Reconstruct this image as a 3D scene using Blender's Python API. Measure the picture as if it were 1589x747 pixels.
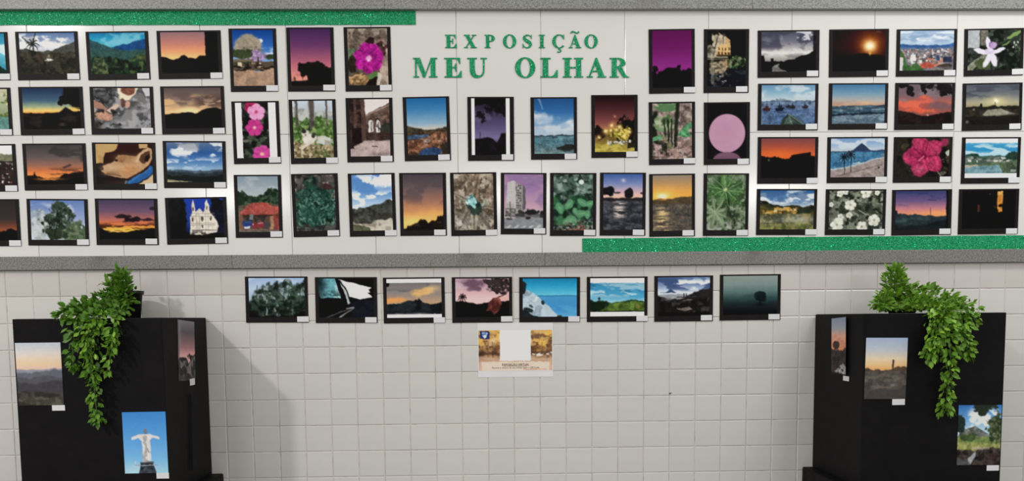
import bpy, bmesh, math, random
import numpy as np
from mathutils import Vector, Matrix

for o in list(bpy.data.objects):
    bpy.data.objects.remove(o, do_unlink=True)
scene = bpy.context.scene
COL = scene.collection

# ------------------------------------------------------------------ camera
F_PX, YAW, PITCH, ROLL, CY_PX = 1250.0, 0.02434, -0.08028, -0.00968, 594.35
CAM = Vector((0.0, -2.97743, 1.28627))
_f = Vector((math.sin(YAW) * math.cos(PITCH), math.cos(YAW) * math.cos(PITCH), math.sin(PITCH)))
_r0 = Vector((math.cos(YAW), -math.sin(YAW), 0.0))
_u0 = _r0.cross(_f)
_r = _r0 * math.cos(ROLL) + _u0 * math.sin(ROLL)
_u = _u0 * math.cos(ROLL) - _r0 * math.sin(ROLL)
cd = bpy.data.cameras.new('camera')
cam = bpy.data.objects.new('camera', cd)
COL.objects.link(cam)
cd.sensor_fit = 'HORIZONTAL'
cd.sensor_width = 36.0
cd.lens = F_PX / 1589.0 * 36.0
cd.shift_y = (CY_PX - 373.5) / 1589.0
cd.clip_start = 0.05
cam.matrix_world = Matrix(((_r.x, _u.x, -_f.x, CAM.x), (_r.y, _u.y, -_f.y, CAM.y), (_r.z, _u.z, -_f.z, CAM.z), (0, 0, 0, 1)))
scene.camera = cam

# ------------------------------------------------------------------ light and exposure
world = bpy.data.worlds.new('room_light')
scene.world = world
world.use_nodes = True
bg = world.node_tree.nodes['Background']
bg.inputs[0].default_value = (1.0, 0.985, 0.955, 1)
bg.inputs[1].default_value = 0.60

def area(name, loc, target, sx, sy, power, col):
    l = bpy.data.lights.new(name, 'AREA')
    l.shape = 'RECTANGLE'
    l.size, l.size_y = sx, sy
    l.energy = power
    l.color = col
    o = bpy.data.objects.new(name, l)
    COL.objects.link(o)
    o.location = loc
    d = Vector(target) - Vector(loc)
    o.rotation_euler = d.to_track_quat('-Z', 'Y').to_euler()
    return o

# ceiling lamps of the hall: one near the left end of the wall, one close to the wall at the right, one row farther back
LAMP_L, LAMP_R, LAMP_ROW = 95.0, 24.0, 37.0
area('ceiling_lamp_near', (-3.50, -3.65, 3.85), (-2.6, -2.4, 0.0), 0.24, 0.24, LAMP_L, (1.0, 0.965, 0.95))
area('ceiling_lamp_right', (2.1, -1.15, 3.35), (2.0, -0.9, 0.0), 1.2, 0.3, LAMP_R, (0.97, 1.0, 0.985))
for i, x in enumerate((-3.4, 0.2, 3.8)):
    area('ceiling_lamp_row', (x, -8.2, 2.95), (x, -3.0, 0.6), 1.25, 0.30, LAMP_ROW, (0.98, 1.0, 0.985))

vs = scene.view_settings
vs.view_transform = 'Standard'
vs.look = 'None'
vs.exposure = 0.0
vs.gamma = 1.0
vs.use_curve_mapping = False

# ------------------------------------------------------------------ helpers
def at(px, py, Y=0.0):
    """point of the plane y=Y seen at pixel (px, py) of the 1589 x 747 photograph"""
    d = _f + _r * ((px - 794.5) / F_PX) + _u * ((CY_PX - py) / F_PX)
    t = (Y - CAM.y) / d.y
    return CAM + d * t

def pix(p):
    d = Vector(p) - CAM
    w = d.dot(_f)
    return 794.5 + F_PX * d.dot(_r) / w, CY_PX - F_PX * d.dot(_u) / w

def at_x(px, py, X):
    d = _f + _r * ((px - 794.5) / F_PX) + _u * ((CY_PX - py) / F_PX)
    return CAM + d * ((X - CAM.x) / d.x)

def link(o, parent=None):
    COL.objects.link(o)
    if parent is not None:
        o.parent = parent
    return o

def tag(o, label=None, cat=None, group=None, kind=None):
    if label: o['label'] = label
    if cat: o['category'] = cat
    if group: o['group'] = group
    if kind: o['kind'] = kind
    return o

def empty(name, loc=(0, 0, 0), rot=(0, 0, 0)):
    o = bpy.data.objects.new(name, None)
    o.empty_display_size = 0.05
    o.location = loc
    o.rotation_euler = rot
    COL.objects.link(o)
    return o

def mesh(name, verts, faces, mat, smooth=False):
    m = bpy.data.meshes.new(name)
    m.from_pydata([tuple(v) for v in verts], [], faces)
    m.materials.append(mat)
    if smooth:
        for p in m.polygons: p.use_smooth = True
    m.update()
    return m

class MB:
    def __init__(s):
        s.v, s.f = [], []
    def box(s, x0, x1, y0, y1, z0, z1):
        b = len(s.v)
        s.v += [(x0, y0, z0), (x1, y0, z0), (x1, y1, z0), (x0, y1, z0), (x0, y0, z1), (x1, y0, z1), (x1, y1, z1), (x0, y1, z1)]
        s.f += [tuple(b + i for i in q) for q in ((0, 1, 5, 4), (1, 2, 6, 5), (2, 3, 7, 6), (3, 0, 4, 7), (4, 5, 6, 7), (3, 2, 1, 0))]
        return s
    def pillow(s, x0, x1, z0, z1, yb, yf, bev):
        """tile: back plane yb, front plane yf (towards -y), sloped rim"""
        b = len(s.v)
        s.v += [(x0, yb, z0), (x1, yb, z0), (x1, yb, z1), (x0, yb, z1)]
        ym = yf + bev * 0.55
        s.v += [(x0, ym, z0), (x1, ym, z0), (x1, ym, z1), (x0, ym, z1)]
        s.v += [(x0 + bev, yf, z0 + bev), (x1 - bev, yf, z0 + bev), (x1 - bev, yf, z1 - bev), (x0 + bev, yf, z1 - bev)]
        for a, c in ((0, 4), (4, 8)):
            for i in range(4):
                j = (i + 1) % 4
                s.f.append((b + a + i, b + a + j, b + c + j, b + c + i))
        s.f.append((b + 8, b + 9, b + 10, b + 11))
        return s
    def prism(s, pts, y0, y1):
        """2-D outline (x,z), counter-clockwise seen from -y, from y0 (front) to y1 (back)"""
        b, n = len(s.v), len(pts)
        s.v += [(p[0], y0, p[1]) for p in pts] + [(p[0], y1, p[1]) for p in pts]
        s.f.append(tuple(range(b, b + n)))
        s.f.append(tuple(range(b + 2 * n - 1, b + n - 1, -1)))
        for i in range(n):
            j = (i + 1) % n
            s.f.append((b + i, b + n + i, b + n + j, b + j))
        return s
    def ring(s, outer, inner, y0, y1, closed=True):
        b, n = len(s.v), len(outer)
        for pts, y in ((outer, y0), (inner, y0), (outer, y1), (inner, y1)):
            s.v += [(p[0], y, p[1]) for p in pts]
        rng = range(n) if closed else range(n - 1)
        for i in rng:
            j = (i + 1) % n
            s.f += [(b + i, b + j, b + n + j, b + n + i), (b + 2 * n + i, b + 3 * n + i, b + 3 * n + j, b + 2 * n + j),
                    (b + i, b + 2 * n + i, b + 2 * n + j, b + j), (b + n + i, b + n + j, b + 3 * n + j, b + 3 * n + i)]
        if not closed:
            for k in (0, n - 1):
                s.f.append((b + k, b + n + k, b + 3 * n + k, b + 2 * n + k))
        return s
    def build(s, name, mat, parent=None, smooth=False, fix=True):
        m = mesh(name, s.v, s.f, mat, smooth)
        if fix:
            bm = bmesh.new(); bm.from_mesh(m)
            bmesh.ops.recalc_face_normals(bm, faces=bm.faces)
            bm.to_mesh(m); bm.free()
        return link(bpy.data.objects.new(name, m), parent)

# ------------------------------------------------------------------ materials
def lin(c):
    c = np.asarray(c, dtype=float) / 255.0
    return np.where(c <= 0.04045, c / 12.92, ((c + 0.055) / 1.055) ** 2.4)

def col4(c):
    l = lin(c)
    return (float(l[0]), float(l[1]), float(l[2]), 1.0)

def material(name, rgb, rough=0.5, spec=0.5):
    m = bpy.data.materials.new(name)
    m.use_nodes = True
    b = m.node_tree.nodes['Principled BSDF']
    b.inputs['Base Color'].default_value = col4(rgb)
    b.inputs['Roughness'].default_value = rough
    b.inputs['Specular IOR Level'].default_value = spec
    return m, m.node_tree.nodes, m.node_tree.links, b

def noise_mix(name, c1, c2, scale, rough=0.5, spec=0.5, lo=0.35, hi=0.65, detail=4.0, bump=0.0, bscale=None, per_object=0.0, stretch=(1, 1, 1)):
    m, N, L, b = material(name, c1, rough, spec)
    tc = N.new('ShaderNodeTexCoord')
    mp = N.new('ShaderNodeMapping'); mp.inputs['Scale'].default_value = stretch
    L.new(tc.outputs['Object'], mp.inputs[0])
    nz = N.new('ShaderNodeTexNoise'); nz.inputs['Scale'].default_value = scale; nz.inputs['Detail'].default_value = detail
    L.new(mp.outputs[0], nz.inputs['Vector'])
    rp = N.new('ShaderNodeValToRGB')
    rp.color_ramp.elements[0].position = lo; rp.color_ramp.elements[0].color = col4(c1)
    rp.color_ramp.elements[1].position = hi; rp.color_ramp.elements[1].color = col4(c2)
    L.new(nz.outputs['Fac'], rp.inputs[0])
    out = rp.outputs[0]
    if per_object:
        oi = N.new('ShaderNodeObjectInfo')
        mr = N.new('ShaderNodeMapRange')
        mr.inputs['To Min'].default_value = 1 - per_object; mr.inputs['To Max'].default_value = 1 + per_object
        L.new(oi.outputs['Random'], mr.inputs['Value'])
        hs = N.new('ShaderNodeHueSaturation')
        L.new(mr.outputs[0], hs.inputs['Value']); L.new(out, hs.inputs['Color'])
        out = hs.outputs[0]
    L.new(out, b.inputs['Base Color'])
    if bump:
        n2 = N.new('ShaderNodeTexNoise'); n2.inputs['Scale'].default_value = bscale or scale; n2.inputs['Detail'].default_value = 3
        L.new(mp.outputs[0], n2.inputs['Vector'])
        bp = N.new('ShaderNodeBump'); bp.inputs['Strength'].default_value = bump; bp.inputs['Distance'].default_value = 0.002
        L.new(n2.outputs['Fac'], bp.inputs['Height']); L.new(bp.outputs[0], b.inputs['Normal'])
    return m

def granite(name, base, dark, light, stain):
    m, N, L, b = material(name, base, 0.42, 0.4)
    tc = N.new('ShaderNodeTexCoord')
    n1 = N.new('ShaderNodeTexNoise'); n1.inputs['Scale'].default_value = 190; n1.inputs['Detail'].default_value = 5; n1.inputs['Roughness'].default_value = 0.7
    L.new(tc.outputs['Object'], n1.inputs['Vector'])
    r1 = N.new('ShaderNodeValToRGB')
    r1.color_ramp.elements[0].position = 0.34; r1.color_ramp.elements[0].color = col4(dark)
    r1.color_ramp.elements[1].position = 0.66; r1.color_ramp.elements[1].color = col4(light)
    e = r1.color_ramp.elements.new(0.5); e.color = col4(base)
    L.new(n1.outputs['Fac'], r1.inputs[0])
    n2 = N.new('ShaderNodeTexNoise'); n2.inputs['Scale'].default_value = 5.5; n2.inputs['Detail'].default_value = 6; n2.inputs['Roughness'].default_value = 0.65
    L.new(tc.outputs['Object'], n2.inputs['Vector'])
    r2 = N.new('ShaderNodeValToRGB')
    r2.color_ramp.elements[0].position = 0.56; r2.color_ramp.elements[0].color = (0, 0, 0, 1)
    r2.color_ramp.elements[1].position = 0.76; r2.color_ramp.elements[1].color = (0.75, 0.75, 0.75, 1)
    L.new(n2.outputs['Fac'], r2.inputs[0])
    mx = N.new('ShaderNodeMix'); mx.data_type = 'RGBA'
    L.new(r2.outputs[0], mx.inputs['Factor']); L.new(r1.outputs[0], mx.inputs[6]); mx.inputs[7].default_value = col4(stain)
    oi = N.new('ShaderNodeObjectInfo')
    mr = N.new('ShaderNodeMapRange'); mr.inputs['To Min'].default_value = 0.93; mr.inputs['To Max'].default_value = 1.08
    L.new(oi.outputs['Random'], mr.inputs['Value'])
    hs = N.new('ShaderNodeHueSaturation'); L.new(mr.outputs[0], hs.inputs['Value']); L.new(mx.outputs[2], hs.inputs['Color'])
    L.new(hs.outputs[0], b.inputs['Base Color'])
    return m

def glitter(name, base, dark):
    m, N, L, b = material(name, base, 0.45, 0.22)
    tc = N.new('ShaderNodeTexCoord')
    vo = N.new('ShaderNodeTexVoronoi'); vo.inputs['Scale'].default_value = 520
    L.new(tc.outputs['Object'], vo.inputs['Vector'])
    sp = N.new('ShaderNodeSeparateColor'); L.new(vo.outputs['Color'], sp.inputs[0])
    rp = N.new('ShaderNodeValToRGB')
    rp.color_ramp.elements[0].position = 0.0; rp.color_ramp.elements[0].color = col4(dark)
    rp.color_ramp.elements[1].position = 1.0; rp.color_ramp.elements[1].color = col4((70, 190, 135))
    e = rp.color_ramp.elements.new(0.6); e.color = col4(base)
    L.new(sp.outputs[0], rp.inputs[0]); L.new(rp.outputs[0], b.inputs['Base Color'])
    # flakes: each cell tilts its own way
    geo = N.new('ShaderNodeNewGeometry')
    vm = N.new('ShaderNodeVectorMath'); vm.operation = 'SUBTRACT'; vm.inputs[1].default_value = (0.5, 0.5, 0.5)
    L.new(vo.outputs['Color'], vm.inputs[0])
    sc = N.new('ShaderNodeVectorMath'); sc.operation = 'SCALE'; sc.inputs['Scale'].default_value = 0.8
    L.new(vm.outputs[0], sc.inputs[0])
    ad = N.new('ShaderNodeVectorMath'); ad.operation = 'ADD'
    L.new(geo.outputs['Normal'], ad.inputs[0]); L.new(sc.outputs[0], ad.inputs[1])
    nm = N.new('ShaderNodeVectorMath'); nm.operation = 'NORMALIZE'; L.new(ad.outputs[0], nm.inputs[0])
    L.new(nm.outputs[0], b.inputs['Normal'])
    cmp_ = N.new('ShaderNodeMath'); cmp_.operation = 'GREATER_THAN'; cmp_.inputs[1].default_value = 0.90
    L.new(sp.outputs[1], cmp_.inputs[0])
    L.new(cmp_.outputs[0], b.inputs['Metallic'])
    b.inputs['Roughness'].default_value = 0.22
    return m

M_UP = noise_mix('glazed_white_tile', (229, 227, 223), (222, 219, 215), 3.0, 0.13, 0.36, 0.3, 0.75, per_object=0.006)
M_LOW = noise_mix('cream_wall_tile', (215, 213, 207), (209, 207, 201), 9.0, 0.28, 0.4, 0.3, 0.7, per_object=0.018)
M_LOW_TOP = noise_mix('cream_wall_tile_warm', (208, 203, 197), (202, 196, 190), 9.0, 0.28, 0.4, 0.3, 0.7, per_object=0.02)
M_GROUT_UP = noise_mix('upper_grout', (212, 210, 205), (96, 94, 90), 14.0, 0.9, 0.1, 0.56, 0.82, detail=6)
M_GROUT_LOW = noise_mix('lower_grout', (208, 204, 197), (150, 145, 137), 26.0, 0.9, 0.1, 0.5, 0.76, detail=6)
M_GRAN = granite('grey_granite', (137, 137, 132), (96, 96, 93), (164, 164, 160), (112, 110, 104))
M_GRAN2 = granite('grey_granite_lower', (124, 122, 117), (80, 78, 75), (152, 150, 145), (94, 89, 82))
M_GREEN = glitter('green_glitter_foam', (10, 146, 92), (5, 124, 74))
M_MAT = noise_mix('black_card', (25, 21, 22), (30, 26, 27), 60, 0.5, 0.10)
M_FABRIC = noise_mix('black_covering_paper', (17, 15, 17), (21, 19, 21), 22, 0.6, 0.09, bump=0.25, bscale=60)
M_POT = noise_mix('black_plastic', (26, 25, 27), (34, 33, 35), 20, 0.45, 0.3)
M_SOIL = noise_mix('dark_soil', (40, 32, 25), (60, 48, 36), 90, 0.9, 0.1)
M_WHITE = noise_mix('white_paper', (232, 232, 234), (226, 226, 229), 12, 0.6, 0.2)
M_FLOOR = noise_mix('grey_terrazzo', (150, 148, 143), (128, 126, 121), 120, 0.4, 0.4)
M_STEM = noise_mix('vine_stem', (70, 105, 40), (90, 120, 55), 40, 0.6, 0.2)

def caption_material():
    m, N, L, b = material('caption_paper', (226, 226, 228), 0.6, 0.2)
    tc = N.new('ShaderNodeTexCoord')
    mp = N.new('ShaderNodeMapping'); mp.inputs['Scale'].default_value = (700, 1, 330)
    L.new(tc.outputs['Object'], mp.inputs[0])
    nz = N.new('ShaderNodeTexNoise'); nz.inputs['Scale'].default_value = 1.0; nz.inputs['Detail'].default_value = 2
    L.new(mp.outputs[0], nz.inputs['Vector'])
    rp = N.new('ShaderNodeValToRGB')
    rp.color_ramp.elements[0].position = 0.45; rp.color_ramp.elements[0].color = col4((230, 230, 232))
    rp.color_ramp.elements[1].position = 0.80; rp.color_ramp.elements[1].color = col4((196, 196, 200))
    L.new(nz.outputs['Fac'], rp.inputs[0]); L.new(rp.outputs[0], b.inputs['Base Color'])
    return m
M_CAPTION = caption_material()

def print_material():
    m, N, L, b = material('photo_paper', (128, 128, 128), 0.5, 0.06)
    a = N.new('ShaderNodeAttribute'); a.attribute_name = 'ink'
    L.new(a.outputs['Color'], b.inputs['Base Color'])
    return m
M_PRINT = print_material()

def leaf_material(name, c1, c2):
    m, N, L, b = material(name, c1, 0.42, 0.35)
    oi = N.new('ShaderNodeObjectInfo')
    tc = N.new('ShaderNodeTexCoord')
    nz = N.new('ShaderNodeTexNoise'); nz.inputs['Scale'].default_value = 30
    L.new(tc.outputs['Object'], nz.inputs['Vector'])
    ad = N.new('ShaderNodeMath'); ad.operation = 'MULTIPLY_ADD'; ad.inputs[1].default_value = 0.45
    L.new(nz.outputs['Fac'], ad.inputs[0]); 
    ml = N.new('ShaderNodeMath'); ml.operation = 'MULTIPLY'; ml.inputs[1].default_value = 0.55
    L.new(oi.outputs['Random'], ml.inputs[0]); L.new(ml.outputs[0], ad.inputs[2])
    rp = N.new('ShaderNodeValToRGB')
    rp.color_ramp.elements[0].position = 0.15; rp.color_ramp.elements[0].color = col4(c1)
    rp.color_ramp.elements[1].position = 0.85; rp.color_ramp.elements[1].color = col4(c2)
    L.new(ad.outputs[0], rp.inputs[0]); L.new(rp.outputs[0], b.inputs['Base Color'])
    b.inputs['Transmission Weight'].default_value = 0.0
    b.inputs['Subsurface Weight'].default_value = 0.0
    return m
M_LEAF = leaf_material('leaf_green', (52, 98, 22), (138, 184, 54))

# ------------------------------------------------------------------ the wall
Z_TOP, Z_MID, Z_LOW_T, Z_LOW_B = 2.3814, 1.9524, 1.5228, 1.4744
X0, X1 = -2.45, 2.75

w_up = MB().box(X0, X1, 0.0032, 0.12, Z_LOW_B + 0.02, 2.75).build('wall_back_upper', M_GROUT_UP)
tag(w_up, kind='structure')
w_low = MB().box(X0, X1, 0.0020, 0.12, 0.0, Z_LOW_B + 0.02).build('wall_back_lower', M_GROUT_LOW)
tag(w_low, kind='structure')

rng = random.Random(4)
# large glazed tiles of the band: two courses
UP_W = 0.303
up_mesh = {}
for row, (za, zb) in enumerate(((Z_MID, Z_TOP + 0.01), (Z_LOW_T - 0.01, Z_MID))):
    h = zb - za
    up_mesh[row] = mesh('tile', MB().pillow(-UP_W / 2 + 0.0011, UP_W / 2 - 0.0011, -h / 2 + 0.0011, h / 2 - 0.0011, 0.004, 0.0, 0.0012).v,
                        MB().pillow(-UP_W / 2, UP_W / 2, -h / 2, h / 2, 0.004, 0.0, 0.0012).f, M_UP)
    for k in range(-2, 14):
        xa = -1.63034 + UP_W * k
        o = bpy.data.objects.new('tile', up_mesh[row])
        o.location = (xa + UP_W / 2, rng.uniform(0, 0.0003), (za + zb) / 2)
        o.rotation_euler = (rng.uniform(-.0008, .0008), 0, rng.uniform(-.0008, .0008))
        link(o, w_up)

# small square tiles below the ledge
S = 0.09668
G = 0.0011
pm = MB().pillow(-S / 2 + G, S / 2 - G, -S / 2 + G, S / 2 - G, 0.004, 0.0, 0.0024)
low_mesh = mesh('tile', pm.v, pm.f, M_LOW)
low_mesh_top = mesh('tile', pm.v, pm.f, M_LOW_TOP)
rest = MB()
for r in range(0, 15):
    zt = 1.37845 - S * (r - 1)
    for i in range(-15, 39):
        xa = -0.98319 + S * i
        cx, cz = xa + S / 2, zt - S / 2
        if cz < 0.05: continue
        cs = [pix((xa + a * S, 0, zt - b * S)) for a in (0.05, 0.95) for b in (0.05, 0.95)]
        out = all(c[0] < 1 for c in cs) or all(c[0] > 1588 for c in cs) or all(c[1] > 746 for c in cs)
        hid = all(22 < c[0] < 322 and c[1] > 497 for c in cs) or all(1268 < c[0] < 1556 and c[1] > 490 for c in cs)
        dy, rx, rz = rng.uniform(-0.0004, 0.0004), rng.uniform(-.006, .006), rng.uniform(-.006, .006)
        if out or hid:
            rest.pillow(xa + G, xa + S - G, zt - S + G, zt - G, 0.004, dy, 0.0024)
        else:
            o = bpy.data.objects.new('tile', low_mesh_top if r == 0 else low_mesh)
            o.location = (cx, dy, cz)
            o.rotation_euler = (rx, 0, rz)
            link(o, w_low)
ro = rest.build('tile_field', M_LOW, w_low, fix=False)
ro['kind'] = 'stuff'

# plain painted wall above the top ledge
M_PAINT = noise_mix('wall_paint', (214, 212, 207), (208, 206, 200), 2.0, 0.7, 0.2)
tag(MB().box(X0, X1, -0.002, 0.0032, 2.47, 2.75).build('wall_back_top', M_PAINT), kind='structure')

# granite ledges, made of butted slabs
def ledge(name, cuts, za, zb, proud, mat):
    root = empty(name, (0, 0, za))
    tag(root, kind='structure')
    for a, b in zip(cuts[:-1], cuts[1:]):
        g = 0.0006
        c = 0.0015
        mbx = MB()
        prof = [(-proud, za + c), (-proud, zb - c), (-proud + c, zb), (0.05, zb), (0.05, za), (-proud + c, za)]
        n = len(prof)
        for x in (a + g, b - g):
            mbx.v += [(x - (a + b) / 2, p[0], p[1] - za) for p in prof]
        mbx.f += [tuple(range(n)), tuple(range(2 * n - 1, n - 1, -1))]
        mbx.f += [(i, n + i, n + (i + 1) % n, (i + 1) % n) for i in range(n)]
        o = mbx.build('slab', mat, root)
        o.location = ((a + b) / 2, 0, 0)
    return root
xs = lambda px, py: at(px, py).x
ledge('trim_1', [X0, xs(-40, 5), xs(598, 5), xs(1165, 5), X1], Z_TOP, 2.475, 0.020, M_GRAN)
ledge('trim_2', [X0, xs(362, 400), xs(845, 400), xs(1248, 400), X1], Z_LOW_B, Z_LOW_T, 0.016, M_GRAN2)

# floor of the hall (below the frame, carries the tables)
fl = MB().box(-5.0, 5.2, -9.5, 0.12, -0.08, 0.0).build('floor', M_FLOOR)
tag(fl, kind='structure')

# ------------------------------------------------------------------ glitter strips
def strip(name, px0, px1, py0, py1, label):
    a = at(px0, py1); b = at(px1, py0)
    a2 = at(px1, py1); b2 = at(px0, py0)
    r_ = random.Random(px1)
    x0, x1 = (a.x + b2.x) / 2, (a2.x + b.x) / 2
    z0, z1 = (a.z + a2.z) / 2, (b.z + b2.z) / 2
    n = 60
    top = [(x0 + (x1 - x0) * i / n, z1 + r_.uniform(-.0008, .0008)) for i in range(n + 1)]
    bot = [(x0 + (x1 - x0) * i / n, z0 + r_.uniform(-.0008, .0008)) for i in range(n + 1)]
    cx, cz = (x0 + x1) / 2, (z0 + z1) / 2
    mbx = MB()
    sh = lambda pts: [(p[0] - cx, p[1] - cz) for p in pts]
    mbx.ring(sh(top), sh(bot), -0.0024, -0.0004, closed=False)
    o = mbx.build(name, M_GREEN)
    o.location = (cx, 0, cz)
    return tag(o, label, 'strip', 'green glitter foam strips')
strip('glitter_strip', -260, 645, 17.5, 39.2, 'green glitter foam strip along the top ledge, at the upper left')
so = strip('glitter_strip', 903.5, 1860, 367.0, 389.0, 'green glitter foam strip just above the lower ledge, at the lower right')

# ------------------------------------------------------------------ serif letters (outlines in units of the cap height)
def arc(cx, cy, rx, ry, a0, a1, n):
    return [(cx + rx * math.cos(math.radians(a0 + (a1 - a0) * i / n)), cy + ry * math.sin(math.radians(a0 + (a1 - a0) * i / n))) for i in range(n + 1)]

def bar(x0, x1, y0, y1): return ('p', [(x0, y0), (x1, y0), (x1, y1), (x0, y1)])
def ribbon(path, w):
    """variable-width stroke"""
    L_, R_ = [], []
    n = len(path)
    for i, (x, y) in enumerate(path):
        a = path[max(0, i - 1)]; b = path[min(n - 1, i + 1)]
        dx, dy = b[0] - a[0], b[1] - a[1]
        d = math.hypot(dx, dy) or 1
        wi = w[i] / 2
        L_.append((x - dy / d * wi, y + dx / d * wi)); R_.append((x + dy / d * wi, y - dx / d * wi))
    return ('r', L_, R_, False)
def catmull(pts, k=6):
    out = []
    P = [pts[0]] + list(pts) + [pts[-1]]
    for i in range(1, len(P) - 2):
        for s in range(k):
            t = s / k
            out.append(tuple(0.5 * (2 * P[i][j] + (P[i + 1][j] - P[i - 1][j]) * t + (2 * P[i - 1][j] - 5 * P[i][j] + 4 * P[i + 1][j] - P[i + 2][j]) * t * t + (3 * P[i][j] - P[i - 1][j] - 3 * P[i + 1][j] + P[i + 2][j]) * t ** 3) for j in range(len(pts[0]))))
    out.append(tuple(pts[-1]))
    return out

def glyph(ch):
    T = 0.065  # serif thickness
    if ch == 'E':
        return [bar(.10, .36, 0, 1), bar(0, .74, 1 - T, 1), bar(0, .80, 0, T), ('p', [(.44, 1), (.74, 1), (.74, .69), (.70, .69), (.62, .88)]),
                ('p', [(.44, 0), (.64, .12), (.76, .34), (.80, .34), (.80, 0)]), bar(.30, .54, .475, .545), ('p', [(.56, .30), (.56, .72), (.52, .72), (.46, .52), (.52, .30)])]
    if ch == 'L':
        return [bar(.10, .36, 0, 1), bar(0, .48, 1 - T, 1), bar(0, .80, 0, T), ('p', [(.40, 0), (.62, .12), (.75, .38), (.80, .38), (.80, 0)])]
    if ch == 'I':
        return [bar(.10, .36, 0, 1), bar(0, .46, 1 - T, 1), bar(0, .46, 0, T)]
    if ch == 'H':
        return [bar(.10, .35, 0, 1), bar(0, .45, 1 - T, 1), bar(0, .45, 0, T), bar(.67, .92, 0, 1), bar(.57, 1.02, 1 - T, 1), bar(.57, 1.02, 0, T), bar(.3, .7, .465, .54)]
    if ch == 'M':
        return [bar(.10, .18, 0, 1), bar(0, .30, 0, T), bar(0, .30, 1 - T, 1), ('p', [(.10, 1), (.50, 0), (.58, 0), (.65, .17), (.36, 1)]),
                ('p', [(.55, .0), (.60, .0), (.96, .93), (.92, 1)]), bar(.90, 1.14, 0, 1), bar(.80, 1.24, 0, T), bar(.92, 1.24, 1 - T, 1)]
    if ch == 'U':
        path = catmull([(.235, 1), (.235, .55), (.26, .25), (.36, .09), (.52, .045), (.68, .09), (.78, .25), (.80, .55), (.80, 1)])
        n = len(path)
        w = [(.25 if t < .30 else .25 - (.17) * min(1, (t - .30) / .30)) for t in (i / (n - 1) for i in range(n))]
        return [ribbon(path, w), bar(0, .47, 1 - T, 1), bar(.64, .96, 1 - T, 1)]
    if ch == 'X':
        return [('p', [(.06, 1), (.36, 1), (.92, 0), (.62, 0)]), ('p', [(.10, .03), (.18, .0), (.84, .97), (.76, 1)]), bar(0, .46, 1 - T, 1), bar(.60, .96, 1 - T, 1), bar(0, .32, 0, T), bar(.50, 1.0, 0, T)]
    if ch in 'PR':
        hb = .46 if ch == 'P' else .50
        cy, ry = (1 + hb) / 2, (1 - hb) / 2
        out = arc(.40, cy, .38, ry, 90, -90, 16)
        inn = arc(.38, cy, .15, ry - .07, 90, -90, 16)
        g = [bar(.10, .35, 0, 1), bar(0, .45, 0, T), bar(0, .42, 1 - T, 1), bar(.30, .42, hb, hb + .07), ('r', out, inn, False)]
        if ch == 'R':
            g += [('p', [(.36, .50), (.62, .50), (.78, .16), (.90, .05), (.98, .05), (.98, 0), (.66, 0)])]
        return g
    if ch in 'OÕ':
        return [('r', arc(.5, .5, .5, .53, 0, 360, 40)[:-1], arc(.5, .5, .235, .46, 0, 360, 40)[:-1], True)]
    if ch == 'Ç':
        out = arc(.5, .5, .5, .53, 42, 318, 34)
        inn = arc(.52, .5, .27, .455, 38, 322, 34)
        return [('r', out, inn, False), ('p', [(.80, .66), (.86, .66), (.86, 1.0), (.81, 1.0), (.74, .86)]),
                ribbon(catmull([(.50, .0, ), (.47, -.11), (.58, -.13), (.62, -.22), (.52, -.31), (.36, -.29)]), [.08] * 31)]
    if ch in 'AÃ':
        g = [('p', [(.10, .03), (.17, .0), (.50, .82), (.46, 1)]), ('p', [(.46, 1), (.53, 1), (.93, 0), (.65, 0), (.38, .78)]), bar(.26, .72, .28, .35), bar(0, .32, 0, T), bar(.54, 1.0, 0, T)]
        if ch == 'Ã':
            p = catmull([(.16, 1.12), (.26, 1.22), (.42, 1.21), (.58, 1.14), (.72, 1.14), (.82, 1.24)])
            g += [ribbon(p, [.10] * len(p))]
        return g
    if ch == 'S':
        p = catmull([(.72, .72, .05), (.62, .90, .07), (.42, .97, .09), (.20, .87, .17), (.16, .70, .22), (.36, .54, .27), (.58, .40, .27), (.66, .25, .21), (.55, .08, .14), (.36, .02, .08), (.16, .10, .07), (.06, .30, .05)])
        return [ribbon([q[:2] for q in p], [q[2] for q in p]), bar(.70, .75, .68, 1.0), bar(.03, .08, 0, .34)]
    return []

def letter(ch, px0, px1, py0, py1, label, group):
    g = glyph(ch)
    pts = []
    for s in g:
        pts += s[1]
        if s[0] == 'r': pts += s[2]
    gx0, gx1 = min(p[0] for p in pts), max(p[0] for p in pts)
    a, b = at(px0, py1), at(px1, py0)
    a2, b2 = at(px0, py0), at(px1, py1)
    w = ((b.x - a2.x) + (b2.x - a.x)) / 2
    h = ((a2.z - a.z) + (b.z - b2.z)) / 2
    sx = w / (gx1 - gx0)
    f = lambda P: [((p[0] - (gx0 + gx1) / 2) * sx, p[1] * h) for p in P]
    mbx = MB()
    for k, s in enumerate(g):
        y0 = -0.0026 - 0.00005 * k
        if s[0] == 'p': mbx.prism(f(s[1]), y0, -0.0004)
        else: mbx.ring(f(s[1]), f(s[2]), y0, -0.0004, s[3])
    o = mbx.build('glitter_letter', M_GREEN)
    o.location = ((a.x + b.x + a2.x + b2.x) / 4, 0, (a.z + b2.z) / 2)
    tag(o, label, 'letter', group)
row1 = [('E', 690.6, 708.5, 'first letter'), ('X', 719.8, 740, 'second letter'), ('P', 752, 767.8, 'third letter'), ('O', 780.3, 801, 'fourth letter'), ('S', 810.9, 825.3, 'fifth letter'),
        ('I', 836, 845.4, 'sixth letter'), ('Ç', 856.8, 875.5, 'with cedilla'), ('Ã', 882.4, 901.8, 'with tilde'), ('O', 906.6, 927.4, 'last letter')]
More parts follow.
